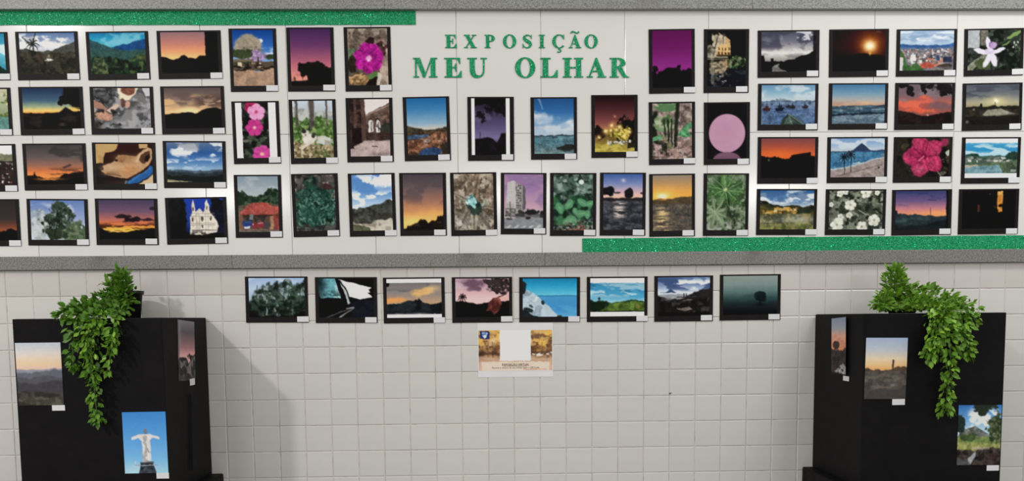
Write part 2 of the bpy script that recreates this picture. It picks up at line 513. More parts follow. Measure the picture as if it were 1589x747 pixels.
for ch, a, b, d in row1:
    letter(ch, a, b, 54.2, 74.8, 'small green glitter letter %s, %s of the upper title line' % (ch, d) if 'letter' in d else 'small green glitter letter %s %s, in the upper title line' % (ch[0], d), 'letters of the upper title line')
row2 = [('M', 641, 678.6, 'first letter of the lower title line'), ('E', 689.4, 716.2, 'second letter of the lower title line'), ('U', 725.3, 755.6, 'third letter of the lower title line'), ('O', 799, 830.5, 'first of the second word'),
        ('L', 838.4, 865.2, 'between the O and H below the title'), ('H', 873, 904.7, 'between the L and A in the title'), ('A', 910, 940.6, 'between the H and R in the title'), ('R', 946, 976.4, 'last letter of the title')]
for ch, a, b, d in row2:
    letter(ch, a, b, 90, 120.6, 'large green glitter letter %s, %s' % (ch, d), 'letters of the lower title line')

# ------------------------------------------------------------------ the printed pictures (flat print, drawn as ink on a fine grid)
def smooth(a, b, x):
    t = np.clip((x - a) / (b - a + 1e-9), 0, 1)
    return t * t * (3 - 2 * t)

class Pic:
    SS = 2
    def __init__(s, w, h, seed):
        s.w, s.h, s.seed, s.k = w, h, seed, 0
        W, H = w * s.SS, h * s.SS
        u = (np.arange(W) + 0.5) / W
        v = (np.arange(H) + 0.5) / H
        s.u, s.v = np.meshgrid(u, v)
        s.asp = w / h
        s.c = np.zeros((H, W, 3))
        s.m = np.ones((H, W))
        s.d = np.zeros((H, W))      # how much fine detail the subject has here (foliage, rock, ground)
    def n(s, sx, sy=None, octv=4, seed=None):
        """fractal value noise, stretched to 0..1; sx, sy = cells across the picture"""
        if sy is None: sy = sx / s.asp
        s.k += 1
        r = np.random.RandomState((s.seed * 131 + (s.k if seed is None else 1000 + seed)) % 100003)
        tot = np.zeros_like(s.u); amp = 1.0; norm = 0
        for o in range(octv):
            gx, gy = max(1, int(math.ceil(sx * 2 ** o))), max(1, int(math.ceil(sy * 2 ** o)))
            g = r.rand(gy + 2, gx + 2)
            x, y = s.u * sx * 2 ** o, s.v * sy * 2 ** o
            xi, yi = np.minimum(x.astype(int), gx), np.minimum(y.astype(int), gy)
            fx, fy = x - xi, y - yi
            fx, fy = fx * fx * (3 - 2 * fx), fy * fy * (3 - 2 * fy)
            tot += amp * ((g[yi, xi] * (1 - fx) + g[yi, xi + 1] * fx) * (1 - fy) + (g[yi + 1, xi] * (1 - fx) + g[yi + 1, xi + 1] * fx) * fy)
            norm += amp; amp *= 0.5
        t = tot / norm
        return np.clip((t - 0.5) * 1.7 + 0.5, 0, 1)
    def put(s, m, c, op=1.0):
        a = np.clip(m * op, 0, 1)[..., None]
        s.c = s.c * (1 - a) + np.asarray(c, float) * a
        s.m = m
        return s
    def det(s, k):
        s.d = s.d * (1 - np.clip(s.m, 0, 1)) + np.clip(s.m, 0, 1) * k
        return s
    def g(s, *st):
        """vertical gradient: (v, colour) stops"""
        vs_ = [q[0] for q in st]
        s.c = np.stack([np.interp(s.v, vs_, [q[1][k] for q in st]) for k in range(3)], -1)
        return s
    def cl(s, c, sx, sy, lo=.5, hi=.7, v0=0, v1=1, op=1, u0=-1, u1=2, ft=.08, octv=4):
        m = smooth(lo, hi, s.n(sx, sy, octv)) * smooth(v0 - ft, v0 + ft, s.v) * (1 - smooth(v1 - ft, v1 + ft, s.v)) * smooth(u0 - ft, u0 + ft, s.u) * (1 - smooth(u1 - ft, u1 + ft, s.u))
        return s.put(m, c, op)
    def rd(s, pts, c, amp=.02, fs=10, soft=.012, op=1):
        """everything below a ragged skyline"""
        y = np.interp(s.u, [p[0] for p in pts], [p[1] for p in pts])
        nn = s.n(fs, 0.01, 4)
        y = y + (nn - .5) * 2 * amp
        return s.put(smooth(-soft, soft, s.v - y), c, op).det(.7)
    def tx(s, c, sx, lo=.5, hi=.65, op=1, sy=None, octv=3):
        """mottle inside the last mask"""
        m0 = s.m
        s.put(m0 * smooth(lo, hi, s.n(sx, sy, octv)), c, op)
        s.m = m0
        return s.det(1.0) if op >= .7 else s
    def el(s, u, v, ru, rv, c, rot=0, rough=0, fs=9, soft=.12, op=1):
        du, dv = (s.u - u) * s.asp, s.v - v
        a = math.radians(rot); ca, sa = math.cos(a), math.sin(a)
        x, y = (du * ca + dv * sa) / (ru * s.asp), (-du * sa + dv * ca) / rv
        d = np.sqrt(x * x + y * y)
        if rough: d = d + (s.n(fs) - .5) * 2 * rough
        return s.put(1 - smooth(1 - soft, 1 + soft, d), c, op).det(.8 if rough and soft < .3 else .2)
    def gl(s, u, v, ru, rv, c, op=1):
        return s.put(np.exp(-((s.u - u) / ru) ** 2 - ((s.v - v) / rv) ** 2), c, op)
    def py(s, pts, c, op=1, soft=0):
        n = len(pts); ins = np.zeros_like(s.u, bool)
        for i in range(n):
            (x0, y0), (x1, y1) = pts[i], pts[(i + 1) % n]
            if y0 == y1: continue
            cr = ((y0 > s.v) != (y1 > s.v)) & (s.u < (x1 - x0) * (s.v - y0) / (y1 - y0) + x0)
            ins ^= cr
        return s.put(ins.astype(float), c, op)
    def rc(s, u0, v0, u1, v1, c, op=1):
        return s.put(((s.u >= u0) & (s.u <= u1) & (s.v >= v0) & (s.v <= v1)).astype(float), c, op)
    def ln(s, u0, v0, u1, v1, w, c, op=1, w1=None):
        A = s.asp
        px, py_, dx, dy = (s.u - u0) * A, s.v - v0, (u1 - u0) * A, v1 - v0
        t = np.clip((px * dx + py_ * dy) / (dx * dx + dy * dy + 1e-9), 0, 1)
        d = np.hypot(px - t * dx, py_ - t * dy)
        ww = w + ((w if w1 is None else w1) - w) * t
        return s.put(1 - smooth(ww * .6, ww * 1.3 + .004, d), c, op)
    def sp(s, n, cols, ru, rv, box, rot=(0, 180), op=1):
        """n small dabs in a box"""
        r = random.Random(s.seed * 7 + n)
        for i in range(n):
            k = r.uniform(.6, 1.3)
            s.el(r.uniform(box[0], box[2]), r.uniform(box[1], box[3]), ru * k, rv * k, cols[i % len(cols)], r.uniform(*rot), soft=.3, op=op)
        return s
    def bx(s, n, cols, wu, hv, box, op=1):
        """n small upright rectangles (houses, windows, cars)"""
        r = random.Random(s.seed * 11 + n)
        for i in range(n):
            u, v = r.uniform(box[0], box[2]), r.uniform(box[1], box[3])
            a, b = wu * r.uniform(.5, 1.3), hv * r.uniform(.5, 1.3)
            s.rc(u, v, u + a, v + b, cols[i % len(cols)], op)
        return s
    def fl(s, u, v, r, n, c, c2, cc, rot=0, lobes=.18):
        """open flower: n rounded petals, darker veins, centre"""
        du, dv = (s.u - u) * s.asp, s.v - v
        th = np.arctan2(dv, du) + math.radians(rot); d = np.hypot(du, dv)
        edge = r * (1 - lobes + lobes * np.abs(np.cos(n * th / 2)) ** .6 + (s.n(14) - .5) * .16)
        m = 1 - smooth(.92, 1.06, d / edge)
        s.put(m, c)
        s.put(m * (1 - smooth(0, .35, np.abs(np.cos(n * th / 2)))) * smooth(.2, .7, d / edge), c2, .8)
        s.put(m * smooth(.45, .75, s.n(16)), c2, .45)
        s.put((1 - smooth(.10, .26, d / r)), cc, .9)
        s.m = m
        return s
    def tree(s, u, v, ru, rv, c, c2, trunk=None, n=14):
        r = random.Random(int(u * 991 + v * 577))
        if trunk: s.ln(u, v, u, trunk, .012, c)
        for i in range(n):
            a, q = r.uniform(0, 6.28), math.sqrt(r.random())
            s.el(u + ru * q * .8 * math.cos(a), v + rv * q * .8 * math.sin(a), ru * .42, rv * .42, c, rough=.35, fs=14)
        s.el(u, v, ru, rv, c, rough=.4, fs=12)
        s.tx(c2, 22, .5, .75, .7)
        return s
    def palm(s, u, v, L, base, c):
        s.ln(u, v, u + .01, base, .008, c)
        for a in range(0, 360, 40):
            dx, dy = math.cos(math.radians(a)) * L / s.asp, math.sin(math.radians(a)) * L
            s.ln(u, v, u + dx * .7, v + dy * .7 - .01, .014, c, w1=.01)
            s.ln(u + dx * .7, v + dy * .7 - .01, u + dx, v + dy + .04, .010, c, w1=.003)
        return s
    def out(s, tex=1.0, warp=1.0):
        """photographic finish: ragged outlines, fine grain in the shaded parts, soft focus, print tone"""
        H, W = s.c.shape[:2]
        if warp:
            dx = (s.n(W / 12, H / 12, 3) - .5) * 2 * 1.5 * warp
            dy = (s.n(W / 12, H / 12, 3) - .5) * 2 * 1.5 * warp
            j, i = np.meshgrid(np.arange(W), np.arange(H))
            x, y = np.clip(j + dx, 0, W - 1.001), np.clip(i + dy, 0, H - 1.001)
            xi, yi = x.astype(int), y.astype(int)
            fx, fy = (x - xi)[..., None], (y - yi)[..., None]
            c = s.c
            c = (c[yi, xi] * (1 - fx) + c[yi, np.minimum(xi + 1, W - 1)] * fx) * (1 - fy) + (c[np.minimum(yi + 1, H - 1), xi] * (1 - fx) + c[np.minimum(yi + 1, H - 1), np.minimum(xi + 1, W - 1)] * fx) * fy
        else:
            c = s.c.copy()
        c = np.clip(c, 0, 255)
        lum = c @ np.array([.3, .59, .11])
        amp = .012 + .20 * s.d * np.exp(-((lum - 88) / 75) ** 2)
        g1, g2 = s.n(W / 5, H / 5, 2), s.n(W / 14, H / 14, 2)
        c = c * (1 + tex * amp * ((g1 - .5) * 1.5 + (g2 - .5) * 1.3))[..., None]
        c = c + (tex * 5 * s.d * (s.n(W / 18, H / 18, 2) - .5) * np.exp(-((lum - 40) / 60) ** 2))[..., None]
        lum = (c @ np.array([.3, .59, .11]))[..., None]
        c = lum + (c - lum) * .84
        c = 255 * (np.clip(c, 0, 255) / 255) ** 1.10
        k = np.array([1, 2, 1]) / 4.0
        p_ = np.pad(c, ((1, 1), (1, 1), (0, 0)), 'edge')
        p_ = p_[:-2] * k[0] + p_[1:-1] * k[1] + p_[2:] * k[2]
        c = p_[:, :-2] * k[0] + p_[:, 1:-1] * k[1] + p_[:, 2:] * k[2]
        return np.clip(c, 0, 255).reshape(s.h, s.SS, s.w, s.SS, 3).mean((1, 3))

K = (17, 15, 16)
W_ = (222, 222, 224)
PICS = {}
def pic(f):
    PICS[f.__name__] = f
    return f

# ---- left block
@pic
def teal_sky(p):
    p.g((0, (30, 135, 168)), (.5, (95, 185, 205)), (.8, (60, 150, 175))); p.cl((200, 222, 228), 3, 5, .45, .7, .25, .7)
    p.rd([(0, .8), (1, .84)], (22, 48, 36), .05)
@pic
def palm_hills(p):
    p.g((0, (78, 116, 172)), (.2, (140, 158, 188)), (.45, (190, 192, 196)))
    p.cl((226, 224, 226), 4, 6, .42, .62, .02, .4); p.cl((120, 132, 158), 5, 7, .6, .8, 0, .3, .6)
    p.rd([(0, .40), (.12, .36), (.25, .43), (.55, .44), (.75, .34), (.88, .28), (1, .22)], (74, 76, 70), .025)
    p.rd([(0, .45), (.3, .47), (.6, .48), (.8, .50), (1, .46)], (60, 58, 46), .03); p.tx((38, 36, 30), 12, .4, .6)
    p.cl((88, 76, 62), 8, 8, .5, .75, .5, .8, .7); p.cl((42, 44, 36), 6, 6, .4, .7, .72, 1.1, .8)
    p.palm(.24, .27, .17, .45, (40, 42, 38)); p.ln(.07, .1, .2, .3, .01, (52, 54, 56)); p.ln(.3, .02, .25, .26, .012, (48, 52, 50))
    p.rc(.49, .63, .58, .67, (226, 226, 222)); p.rc(.50, .52, .54, .60, (120, 112, 92)); p.ln(.45, .67, .60, .66, .008, (188, 184, 176))
@pic
def teal_valley(p):
    p.g((0, (22, 120, 172)), (.12, (30, 150, 192)), (.3, (80, 178, 200))); p.cl((130, 198, 214), 4, 4, .5, .75, 0, .3, .7)
    p.rd([(0, .5), (.42, .36), (.55, .30), (.72, .26), (.9, .19), (1, .16)], (26, 74, 132), .012)
    p.rd([(0, .14), (.1, .20), (.22, .26), (.38, .35), (.5, .40), (.75, .42), (1, .38)], (46, 84, 88), .018)
    p.rd([(0, .42), (.5, .46), (1, .44)], (50, 86, 80), .02); p.rd([(0, .62), (.3, .58), (.6, .66), (1, .54)], (34, 56, 40), .05)
    p.tx((84, 104, 56), 11, .5, .7, .8); p.tx((20, 32, 24), 14, .55, .75)
    p.el(.17, .82, .15, .17, (92, 108, 70), rough=.5); p.tx((48, 62, 40), 20, .5, .7); p.gl(.92, .6, .1, .06, (128, 140, 70), .7)
    p.cl((120, 104, 76), 9, 9, .6, .8, .85, 1.1, .8, .35, .75); p.rc(.3, .85, .42, 1, (24, 30, 24), .7)
@pic
def orange_dusk(p):
    p.g((0, (146, 108, 116)), (.3, (200, 126, 108)), (.5, (236, 160, 104)), (.66, (246, 200, 124)))
    p.rd([(0, .60), (.15, .64), (.22, .66), (.3, .66), (.36, .58), (.42, .57), (.48, .64), (.6, .62), (.68, .56), (.8, .56), (.84, .63), (.9, .5), (1, .5)], K, .02)
    p.rc(.78, 0, 1, 1, K); p.el(.76, .72, .06, .12, K); p.gl(.1, .95, .3, .1, (34, 30, 26), .6)
@pic
def pond_bank(p):
    p.g((0, (196, 196, 170)), (1, (110, 130, 80))); p.cl((84, 104, 46), 6, 6, .4, .6, .1, .75); p.cl((214, 206, 150), 8, 8, .55, .75, .1, .6)
    p.rd([(0, .7), (1, .66)], (92, 140, 132), .03); p.rc(.55, 0, 1, .12, (188, 180, 150), .5)
@pic
def cone_hill_dawn(p):
    p.g((0, (34, 54, 88)), (.3, (68, 100, 124)), (.45, (150, 166, 130)), (.54, (236, 196, 104)), (.6, (244, 160, 66)))
    p.rd([(0, .60), (.4, .60), (.62, .59), (.68, .52), (.75, .46), (.82, .52), (.9, .57), (1, .56)], (24, 20, 22), .008)
    p.el(.9, .2, .2, .26, K, rough=.25); p.el(.74, .30, .13, .10, K, rough=.4); p.el(.66, .37, .05, .06, K, rough=.4); p.el(.98, .35, .1, .16, K, rough=.3)
    p.gl(.9, .5, .08, .04, (232, 186, 84), .9); p.rd([(0, .62), (.6, .62), (1, .58)], (28, 24, 24), .006); p.cl((52, 46, 44), 5, 8, .5, .8, .65, 1, .7); p.gl(.66, .88, .06, .04, (70, 62, 58))
    p.cl(K, 4, 6, .5, .7, .75, 1.1, .8)
@pic
def rock_climb(p):
    p.g((0, (112, 110, 110)), (1, (136, 136, 138))); p.cl((78, 78, 80), 5, 5, .45, .7); p.cl((166, 166, 168), 7, 7, .55, .75, op=.8)
    p.el(.15, .2, .22, .22, (84, 86, 86), rough=.3); p.tx((50, 50, 52), 16, .5, .7)
    p.py([(0, .28), (.12, .36), (.24, .52), (.20, .60), (.0, .48)], (164, 122, 102)); p.py([(.02, .58), (.16, .56), (.34, .66), (.32, .76), (.2, .82), (0, .72)], (186, 140, 116)); p.tx((132, 92, 76), 12, .5, .7, .7)
    p.py([(.22, .56), (.40, .38), (.46, .44), (.30, .62)], (206, 178, 160)); p.py([(.43, .0), (.80, 0), (.74, .16), (.62, .3), (.48, .3), (.44, .12)], (226, 208, 182))
    p.el(.62, .06, .13, .13, (132, 78, 64), rough=.1); p.el(.52, .38, .05, .12, (104, 70, 58), rough=.3); p.el(.60, .4, .04, .08, (196, 150, 128))
    p.cl((36, 34, 36), 9, 9, .62, .75, .5, 1, .9, 0, .5); p.py([(.86, 0), (1, 0), (1, .2), (.93, .22)], (190, 190, 192)); p.gl(.04, .9, .08, .15, (40, 36, 36), .9)
@pic
def cloudy_dawn(p):
    p.g((0, (92, 78, 78)), (.25, (130, 108, 98)), (.45, (190, 152, 116)), (.62, (238, 192, 128)), (.7, (220, 160, 90)))
    p.cl((104, 84, 78), 3, 9, .5, .7, .1, .45, .8); p.cl((232, 184, 124), 3, 9, .55, .75, .2, .5, .7); p.cl((88, 66, 62), 4, 10, .58, .75, .2, .5, .8, .55)
    p.gl(.45, .62, .22, .14, (255, 226, 160), .85)
    p.rd([(0, .65), (.1, .63), (.3, .62), (.45, .60), (.52, .63), (.58, .62), (.66, .54), (.8, .50), (.9, .49), (1, .54)], K, .006)
@pic
def hillside_town(p):
    p.g((0, (226, 228, 228)), (.3, (214, 216, 210))); p.rd([(0, .25), (1, .2)], (120, 124, 96), .03); p.rd([(0, .42), (1, .38)], (54, 44, 40), .02)
    p.bx(90, [(214, 206, 200), (146, 92, 72), (120, 116, 112), (40, 34, 34)], .03, .04, (0, .42, 1, .92))
@pic
def glowing_dusk(p):
    p.g((0, (70, 68, 68)), (.3, (100, 88, 86)), (.5, (150, 104, 88)), (.66, (214, 116, 66)), (.76, (240, 140, 62)))
    p.cl((56, 54, 54), 3, 5, .5, .75, 0, .45, .7); p.cl((58, 42, 40), 4, 12, .45, .62, .62, .74, .95, .35); p.py([(.62, .56), (.76, .48), (.80, .52), (.66, .6)], (86, 62, 58))
    p.rd([(0, .76), (.1, .76), (.13, .72), (.18, .8), (.35, .84), (.55, .82), (.65, .72), (1, .68)], (34, 26, 26), .012); p.rc(.12, .68, .14, .8, (36, 28, 28))
    p.gl(.38, .86, .2, .025, (246, 150, 60), .95); p.rd([(0, .84), (.2, .9), (.6, .9), (1, .82)], K, .01)
@pic
def dog_profile(p):
    p.g((0, (58, 30, 24)), (1, (38, 26, 25))); p.py([(0, 0), (.40, 0), (.37, .12), (.30, .18), (.18, .22), (.14, .34), (.13, .48), (0, .48)], (190, 154, 96)); p.tx((168, 130, 76), 6, .5, .7, .6); p.py([(.76, 0), (.92, 0), (.92, .10), (.78, .12)], (190, 154, 100)); p.cl((74, 34, 24), 5, 5, .5, .7, 0, .5, .5, .4, .75); p.rc(0, .5, .2, 1, (36, 30, 32)); p.gl(.45, .98, .3, .08, (60, 50, 48), .8)
    p.py([(.08, .62), (.12, .55), (.22, .49), (.32, .44), (.36, .34), (.40, .28), (.48, .26), (.58, .28), (.66, .31), (.72, .32), (.77, .24), (.84, .15), (.92, .10), (.98, .12), (1, .22), (.99, .36), (.96, .46), (.88, .58), (.78, .68), (.66, .78), (.54, .85), (.42, .83), (.28, .80), (.15, .75), (.09, .68)], (184, 142, 100)).det(.5)
    p.gl(.5, .34, .16, .08, (150, 106, 66), .8); p.gl(.3, .58, .18, .08, (206, 172, 132), .8); p.gl(.58, .66, .14, .12, (200, 138, 86), .9); p.gl(.26, .74, .16, .05, (140, 100, 72), .8); p.gl(.75, .42, .06, .12, (196, 158, 114), .8); p.gl(.44, .42, .06, .05, (130, 84, 50), .6)
    p.py([(.76, .40), (.80, .28), (.88, .19), (.95, .18), (.96, .30), (.92, .42), (.84, .50)], (92, 60, 42)); p.py([(.86, .42), (.88, .30), (.95, .24), (.96, .34), (.91, .45)], (40, 26, 22)); p.ln(.72, .44, .8, .24, .018, (206, 174, 132)); p.ln(.8, .24, .94, .12, .018, (200, 168, 126))
    p.el(.365, .415, .03, .035, (60, 34, 24)); p.el(.36, .40, .012, .014, (24, 14, 12)); p.el(.10, .61, .03, .045, (84, 64, 58)); p.ln(.17, .735, .44, .79, .007, (104, 68, 50))
    p.py([(.52, .93), (.64, .84), (.78, .74), (.88, .65), (.95, .53), (1, .56), (1, .72), (.9, .84), (.74, .95), (.56, 1)], (38, 98, 164)).det(.3); p.ln(.56, .95, .96, .60, .012, (70, 134, 194), .7); p.py([(.76, .97), (.9, .87), (1, .75), (1, 1), (.74, 1)], (200, 176, 138)); p.rc(.5, .9, .53, 1, (150, 150, 150), .6)
@pic
def blue_sky_hills(p):
    p.g((0, (96, 116, 150)), (.25, (44, 92, 160)), (.5, (82, 132, 188)), (.7, (150, 182, 206)))
    p.cl((226, 228, 232), 3, 5, .40, .58, 0, .36, .95, .05); p.cl((140, 146, 158), 4, 6, .5, .7, 0, .22, .7, .2, .9); p.cl((214, 222, 232), 6, 14, .58, .72, .42, .64, .9)
    p.rd([(0, .69), (.3, .68), (.6, .70), (1, .67)], (74, 92, 110), .01); p.rd([(0, .74), (.3, .72), (.6, .77), (1, .72)], (46, 58, 64), .02); p.rd([(0, .84), (.4, .82), (.7, .86), (1, .8)], (30, 36, 34), .02)
    p.py([(0, .93), (.2, .96), (.5, .985), (0, 1)], (150, 146, 112))
@pic
def dark_red_dusk(p):
    p.g((0, (52, 48, 48)), (.45, (62, 54, 52)), (.62, (112, 66, 52)), (.72, (150, 80, 52))); p.rd([(0, .74), (.8, .76), (.9, .68), (1, .74)], K, .03)
@pic
def airy_tree(p):
    p.g((0, (96, 126, 186)), (.5, (150, 166, 202)), (1, (190, 196, 206))); p.cl((206, 210, 218), 3, 4, .45, .7, .1, 1, .8)
    p.el(.16, .6, .16, .42, (150, 160, 154), rough=.5, op=.6); p.tx((196, 200, 204), 14, .45, .6, .8)
    p.el(.55, .25, .14, .22, (58, 76, 60), rough=.45, fs=14); p.el(.52, .55, .28, .34, (54, 70, 54), rough=.4, fs=14); p.tx((34, 44, 36), 16, .45, .65); p.tx((142, 156, 160), 20, .7, .85, .7)
    p.el(.80, .78, .24, .26, (74, 92, 66), rough=.4, fs=14); p.tx((112, 128, 98), 18, .5, .7, .8); p.el(.45, .85, .2, .16, (48, 60, 46), rough=.4, fs=14); p.ln(.5, .5, .42, .9, .012, (36, 40, 36)); p.ln(.52, .4, .7, .1, .006, (50, 60, 52))
@pic
def banded_sunset(p):
    p.g((0, (74, 66, 98)), (.3, (118, 86, 110)), (.5, (190, 106, 92)), (.62, (226, 118, 60)), (.72, (250, 176, 58)), (.8, (252, 196, 70)))
    p.cl((40, 28, 34), 3, 7, .45, .6, .42, .62, .98, .4); p.el(.46, .42, .14, .05, (44, 32, 40), rough=.4); p.el(.6, .5, .2, .07, (40, 28, 34), rough=.5); p.el(.86, .5, .14, .04, (58, 40, 50), rough=.5); p.el(.97, .22, .08, .05, (52, 42, 58), rough=.5)
    p.cl((66, 34, 28), 3, 18, .5, .62, .6, .78, .95); p.rd([(0, .70), (.1, .76), (.22, .80), (.5, .80), (.8, .74), (1, .70)], K, .01); p.gl(.3, .8, .12, .015, (255, 206, 90), .9)
@pic
def white_church(p):
    p.g((0, (34, 66, 178)), (.6, (38, 64, 150)), (1, (20, 22, 30))); p.rc(0, 0, .2, 1, (24, 24, 26)); p.el(.16, .5, .18, .6, (26, 26, 28), rough=.2); p.el(.1, .2, .12, .3, (32, 32, 34), rough=.3)
    p.el(.92, .45, .2, .5, (20, 22, 40), rough=.3); p.tx((36, 40, 60), 14, .5, .7, .6); p.el(.88, .12, .12, .16, (24, 24, 30), rough=.3); p.rc(0, .86, 1, 1, (20, 20, 20))
    c, d = (224, 214, 200), (92, 84, 78)
    p.py([(.37, .90), (.385, .45), (.43, .36), (.42, .18), (.445, .02), (.475, .16), (.49, .34), (.56, .24), (.62, .34), (.65, .3), (.66, .12), (.70, .02), (.735, .16), (.75, .34), (.80, .42), (.88, .58), (.90, .70), (.86, .84), (.62, .9)], c)
    p.tx((196, 186, 172), 14, .5, .7, .6)
    for u, v, a, b in ((.447, .26, .014, .045), (.695, .24, .014, .045), (.43, .52, .018, .055), (.6, .5, .024, .07), (.76, .50, .018, .055), (.6, .7, .018, .05)): p.el(u, v, a, b, d)
    for v in (.37, .44, .62, .66): p.ln(.39, v, .84, v, .004, (150, 140, 128))
    for u in (.5, .55, .66, .71): p.ln(u, .38, u, .86, .004, (168, 158, 146))
    p.rc(.4, .78, .86, .8, (120, 112, 104)); p.cl((50, 46, 44), 12, 12, .6, .75, .82, .95, .9, .35, .9)

# ---- portraits, left
@pic
def granite_dome(p):
    p.g((0, (18, 66, 150)), (.3, (44, 106, 188)), (.5, (120, 160, 206))); p.cl((228, 232, 238), 3, 5, .42, .6, .1, .34, 1, .62); p.cl((220, 226, 236), 4, 8, .5, .65, .36, .46, 1, .7)
    p.el(.38, .30, .34, .22, (158, 146, 126), rough=.05); p.rc(.04, .3, .72, .4, (150, 138, 118), .8); p.tx((128, 118, 104), 10, .5, .7)
    p.el(.12, .42, .16, .09, (58, 70, 42), rough=.4); p.el(.42, .44, .2, .09, (60, 74, 44), rough=.4); p.el(.92, .48, .14, .06, (56, 70, 44), rough=.4)
    p.el(.62, .47, .17, .13, (140, 112, 152), rough=.5, fs=14); p.tx((176, 152, 190), 22, .5, .7); p.ln(.62, .5, .64, .68, .012, (62, 50, 52))
    p.rc(0, .52, .5, .56, (120, 104, 84)); p.rc(0, .56, 1, .72, (92, 78, 62)); p.bx(26, [(196, 178, 148), (52, 44, 38), (146, 124, 98), (60, 64, 46)], .06, .05, (0, .56, .95, .66))
    p.rc(.12, .58, .22, .66, (210, 192, 160)); p.rd([(0, .70), (.5, .73), (1, .69)], (176, 142, 116), .02); p.tx((150, 120, 98), 8, .5, .7, .6); p.sp(16, [(40, 32, 30)], .02, .05, (.02, .62, .98, .72), (80, 100))
@pic
def purple_dusk_tree(p):
    p.g((0, (72, 42, 92)), (.3, (112, 60, 108)), (.6, (186, 98, 120)), (.85, (226, 140, 124))); p.rd([(0, .92), (1, .9)], K, .01)
    p.el(.52, .72, .36, .13, K, rough=.25, fs=10); p.el(.35, .68, .22, .09, K, rough=.3); p.el(.66, .67, .2, .08, K, rough=.3); p.el(.9, .78, .18, .12, K, rough=.3); p.rc(.4, .75, 1, .95, K); p.ln(.5, .75, .5, .95, .04, K)
    p.cl(K, 14, 8, .5, .7, .84, .95, 1, 0, .4); p.gl(.3, .89, .1, .03, (240, 160, 140), .6)
@pic
def magenta_bloom(p):
    p.g((0, (160, 146, 130)), (.25, (128, 112, 98)), (1, (86, 68, 56))); p.tx((104, 90, 78), 8, .45, .7); p.rc(.78, .3, 1, 1, (150, 130, 112)); p.tx((178, 158, 140), 7, .5, .7)
    p.el(.58, .22, .1, .06, (52, 30, 30), rough=.4); p.el(.82, .36, .14, .16, (96, 56, 60), rough=.5); p.tx((60, 36, 40), 16, .5, .7); p.el(.1, .45, .12, .1, (92, 116, 84), rough=.2); p.el(.12, .64, .14, .14, (48, 40, 32), rough=.3)
    p.el(.28, .9, .26, .1, (132, 98, 62), rough=.3); p.tx((196, 160, 110), 20, .5, .65); p.el(.62, .84, .15, .08, (88, 124, 62), -20); p.py([(.5, .9), (.72, .84), (.8, 1), (.4, 1)], (36, 26, 26)); p.py([(.74, .76), (.84, .8), (.78, 1), (.7, 1)], (196, 184, 170))
    p.fl(.52, .52, .27, 7, (190, 32, 152), (150, 18, 122), (236, 170, 210), 10, .16)
    p.el(.52, .56, .03, .015, (240, 206, 220))
@pic
def pink_row(p):
    p.g((0, (40, 40, 40)), (1, (36, 44, 40))); p.cl((70, 84, 66), 9, 12, .5, .7); p.cl((120, 108, 104), 12, 16, .66, .8, .2, .8); p.cl((14, 20, 18), 7, 9, .5, .7)
    p.fl(.38, .06, .11, 5, (176, 40, 92), (130, 20, 62), (90, 20, 40)); p.fl(.52, .17, .16, 5, (236, 158, 200), (206, 104, 164), (190, 60, 110), 20, .25)
    p.fl(.46, .45, .155, 6, (208, 62, 146), (178, 34, 118), (240, 200, 170), 0, .2); p.fl(.62, .93, .17, 6, (214, 74, 160), (176, 40, 130), (240, 190, 150), 20, .2)
    p.rc(0, 0, .16, 1, W_); p.rc(.82, 0, 1, 1, W_)
@pic
def resting_cat(p):
    p.g((0, (192, 202, 216)), (.18, (178, 186, 192)), (.3, (108, 128, 92)), (1, (110, 112, 76))); p.rd([(0, .12), (.3, .16), (.6, .22), (1, .18)], (150, 156, 152), .03); p.tx((184, 186, 182), 9, .5, .7)
    p.rd([(0, .30), (.4, .34), (.7, .30), (1, .32)], (88, 122, 62), .05); p.tx((62, 92, 40), 12, .45, .65); p.tx((136, 160, 96), 16, .6, .75)
    for u, w in ((.1, .022), (.47, .045), (.84, .015)): p.ln(u, 0, u + .01, .42, w, (92, 84, 78))
    p.rd([(0, .72), (.4, .74), (1, .78)], (150, 134, 102), .04); p.tx((104, 88, 60), 16, .45, .65); p.tx((196, 184, 150), 20, .6, .75); p.cl((74, 104, 48), 10, 12, .5, .65, .55, 1, .9, .5)
    p.el(.78, .70, .22, .085, (196, 196, 186), rough=.2); p.tx((150, 150, 138), 10, .5, .7)
    p.el(.40, .66, .18, .085, (214, 208, 198), -20, rough=.1); p.ln(.5, .68, .2, .84, .03, (206, 198, 186), w1=.015); p.el(.50, .60, .06, .05, (60, 58, 56), rough=.2); p.el(.30, .57, .09, .065, (208, 200, 190)); p.el(.27, .53, .06, .04, (52, 50, 48)); p.py([(.22, .54), (.22, .46), (.3, .5)], (48, 46, 44)); p.py([(.36, .5), (.42, .43), (.42, .54)], (60, 56, 54)); p.el(.3, .6, .02, .015, (120, 90, 88))
    p.rc(.93, 0, 1, .2, (186, 200, 218), .6)
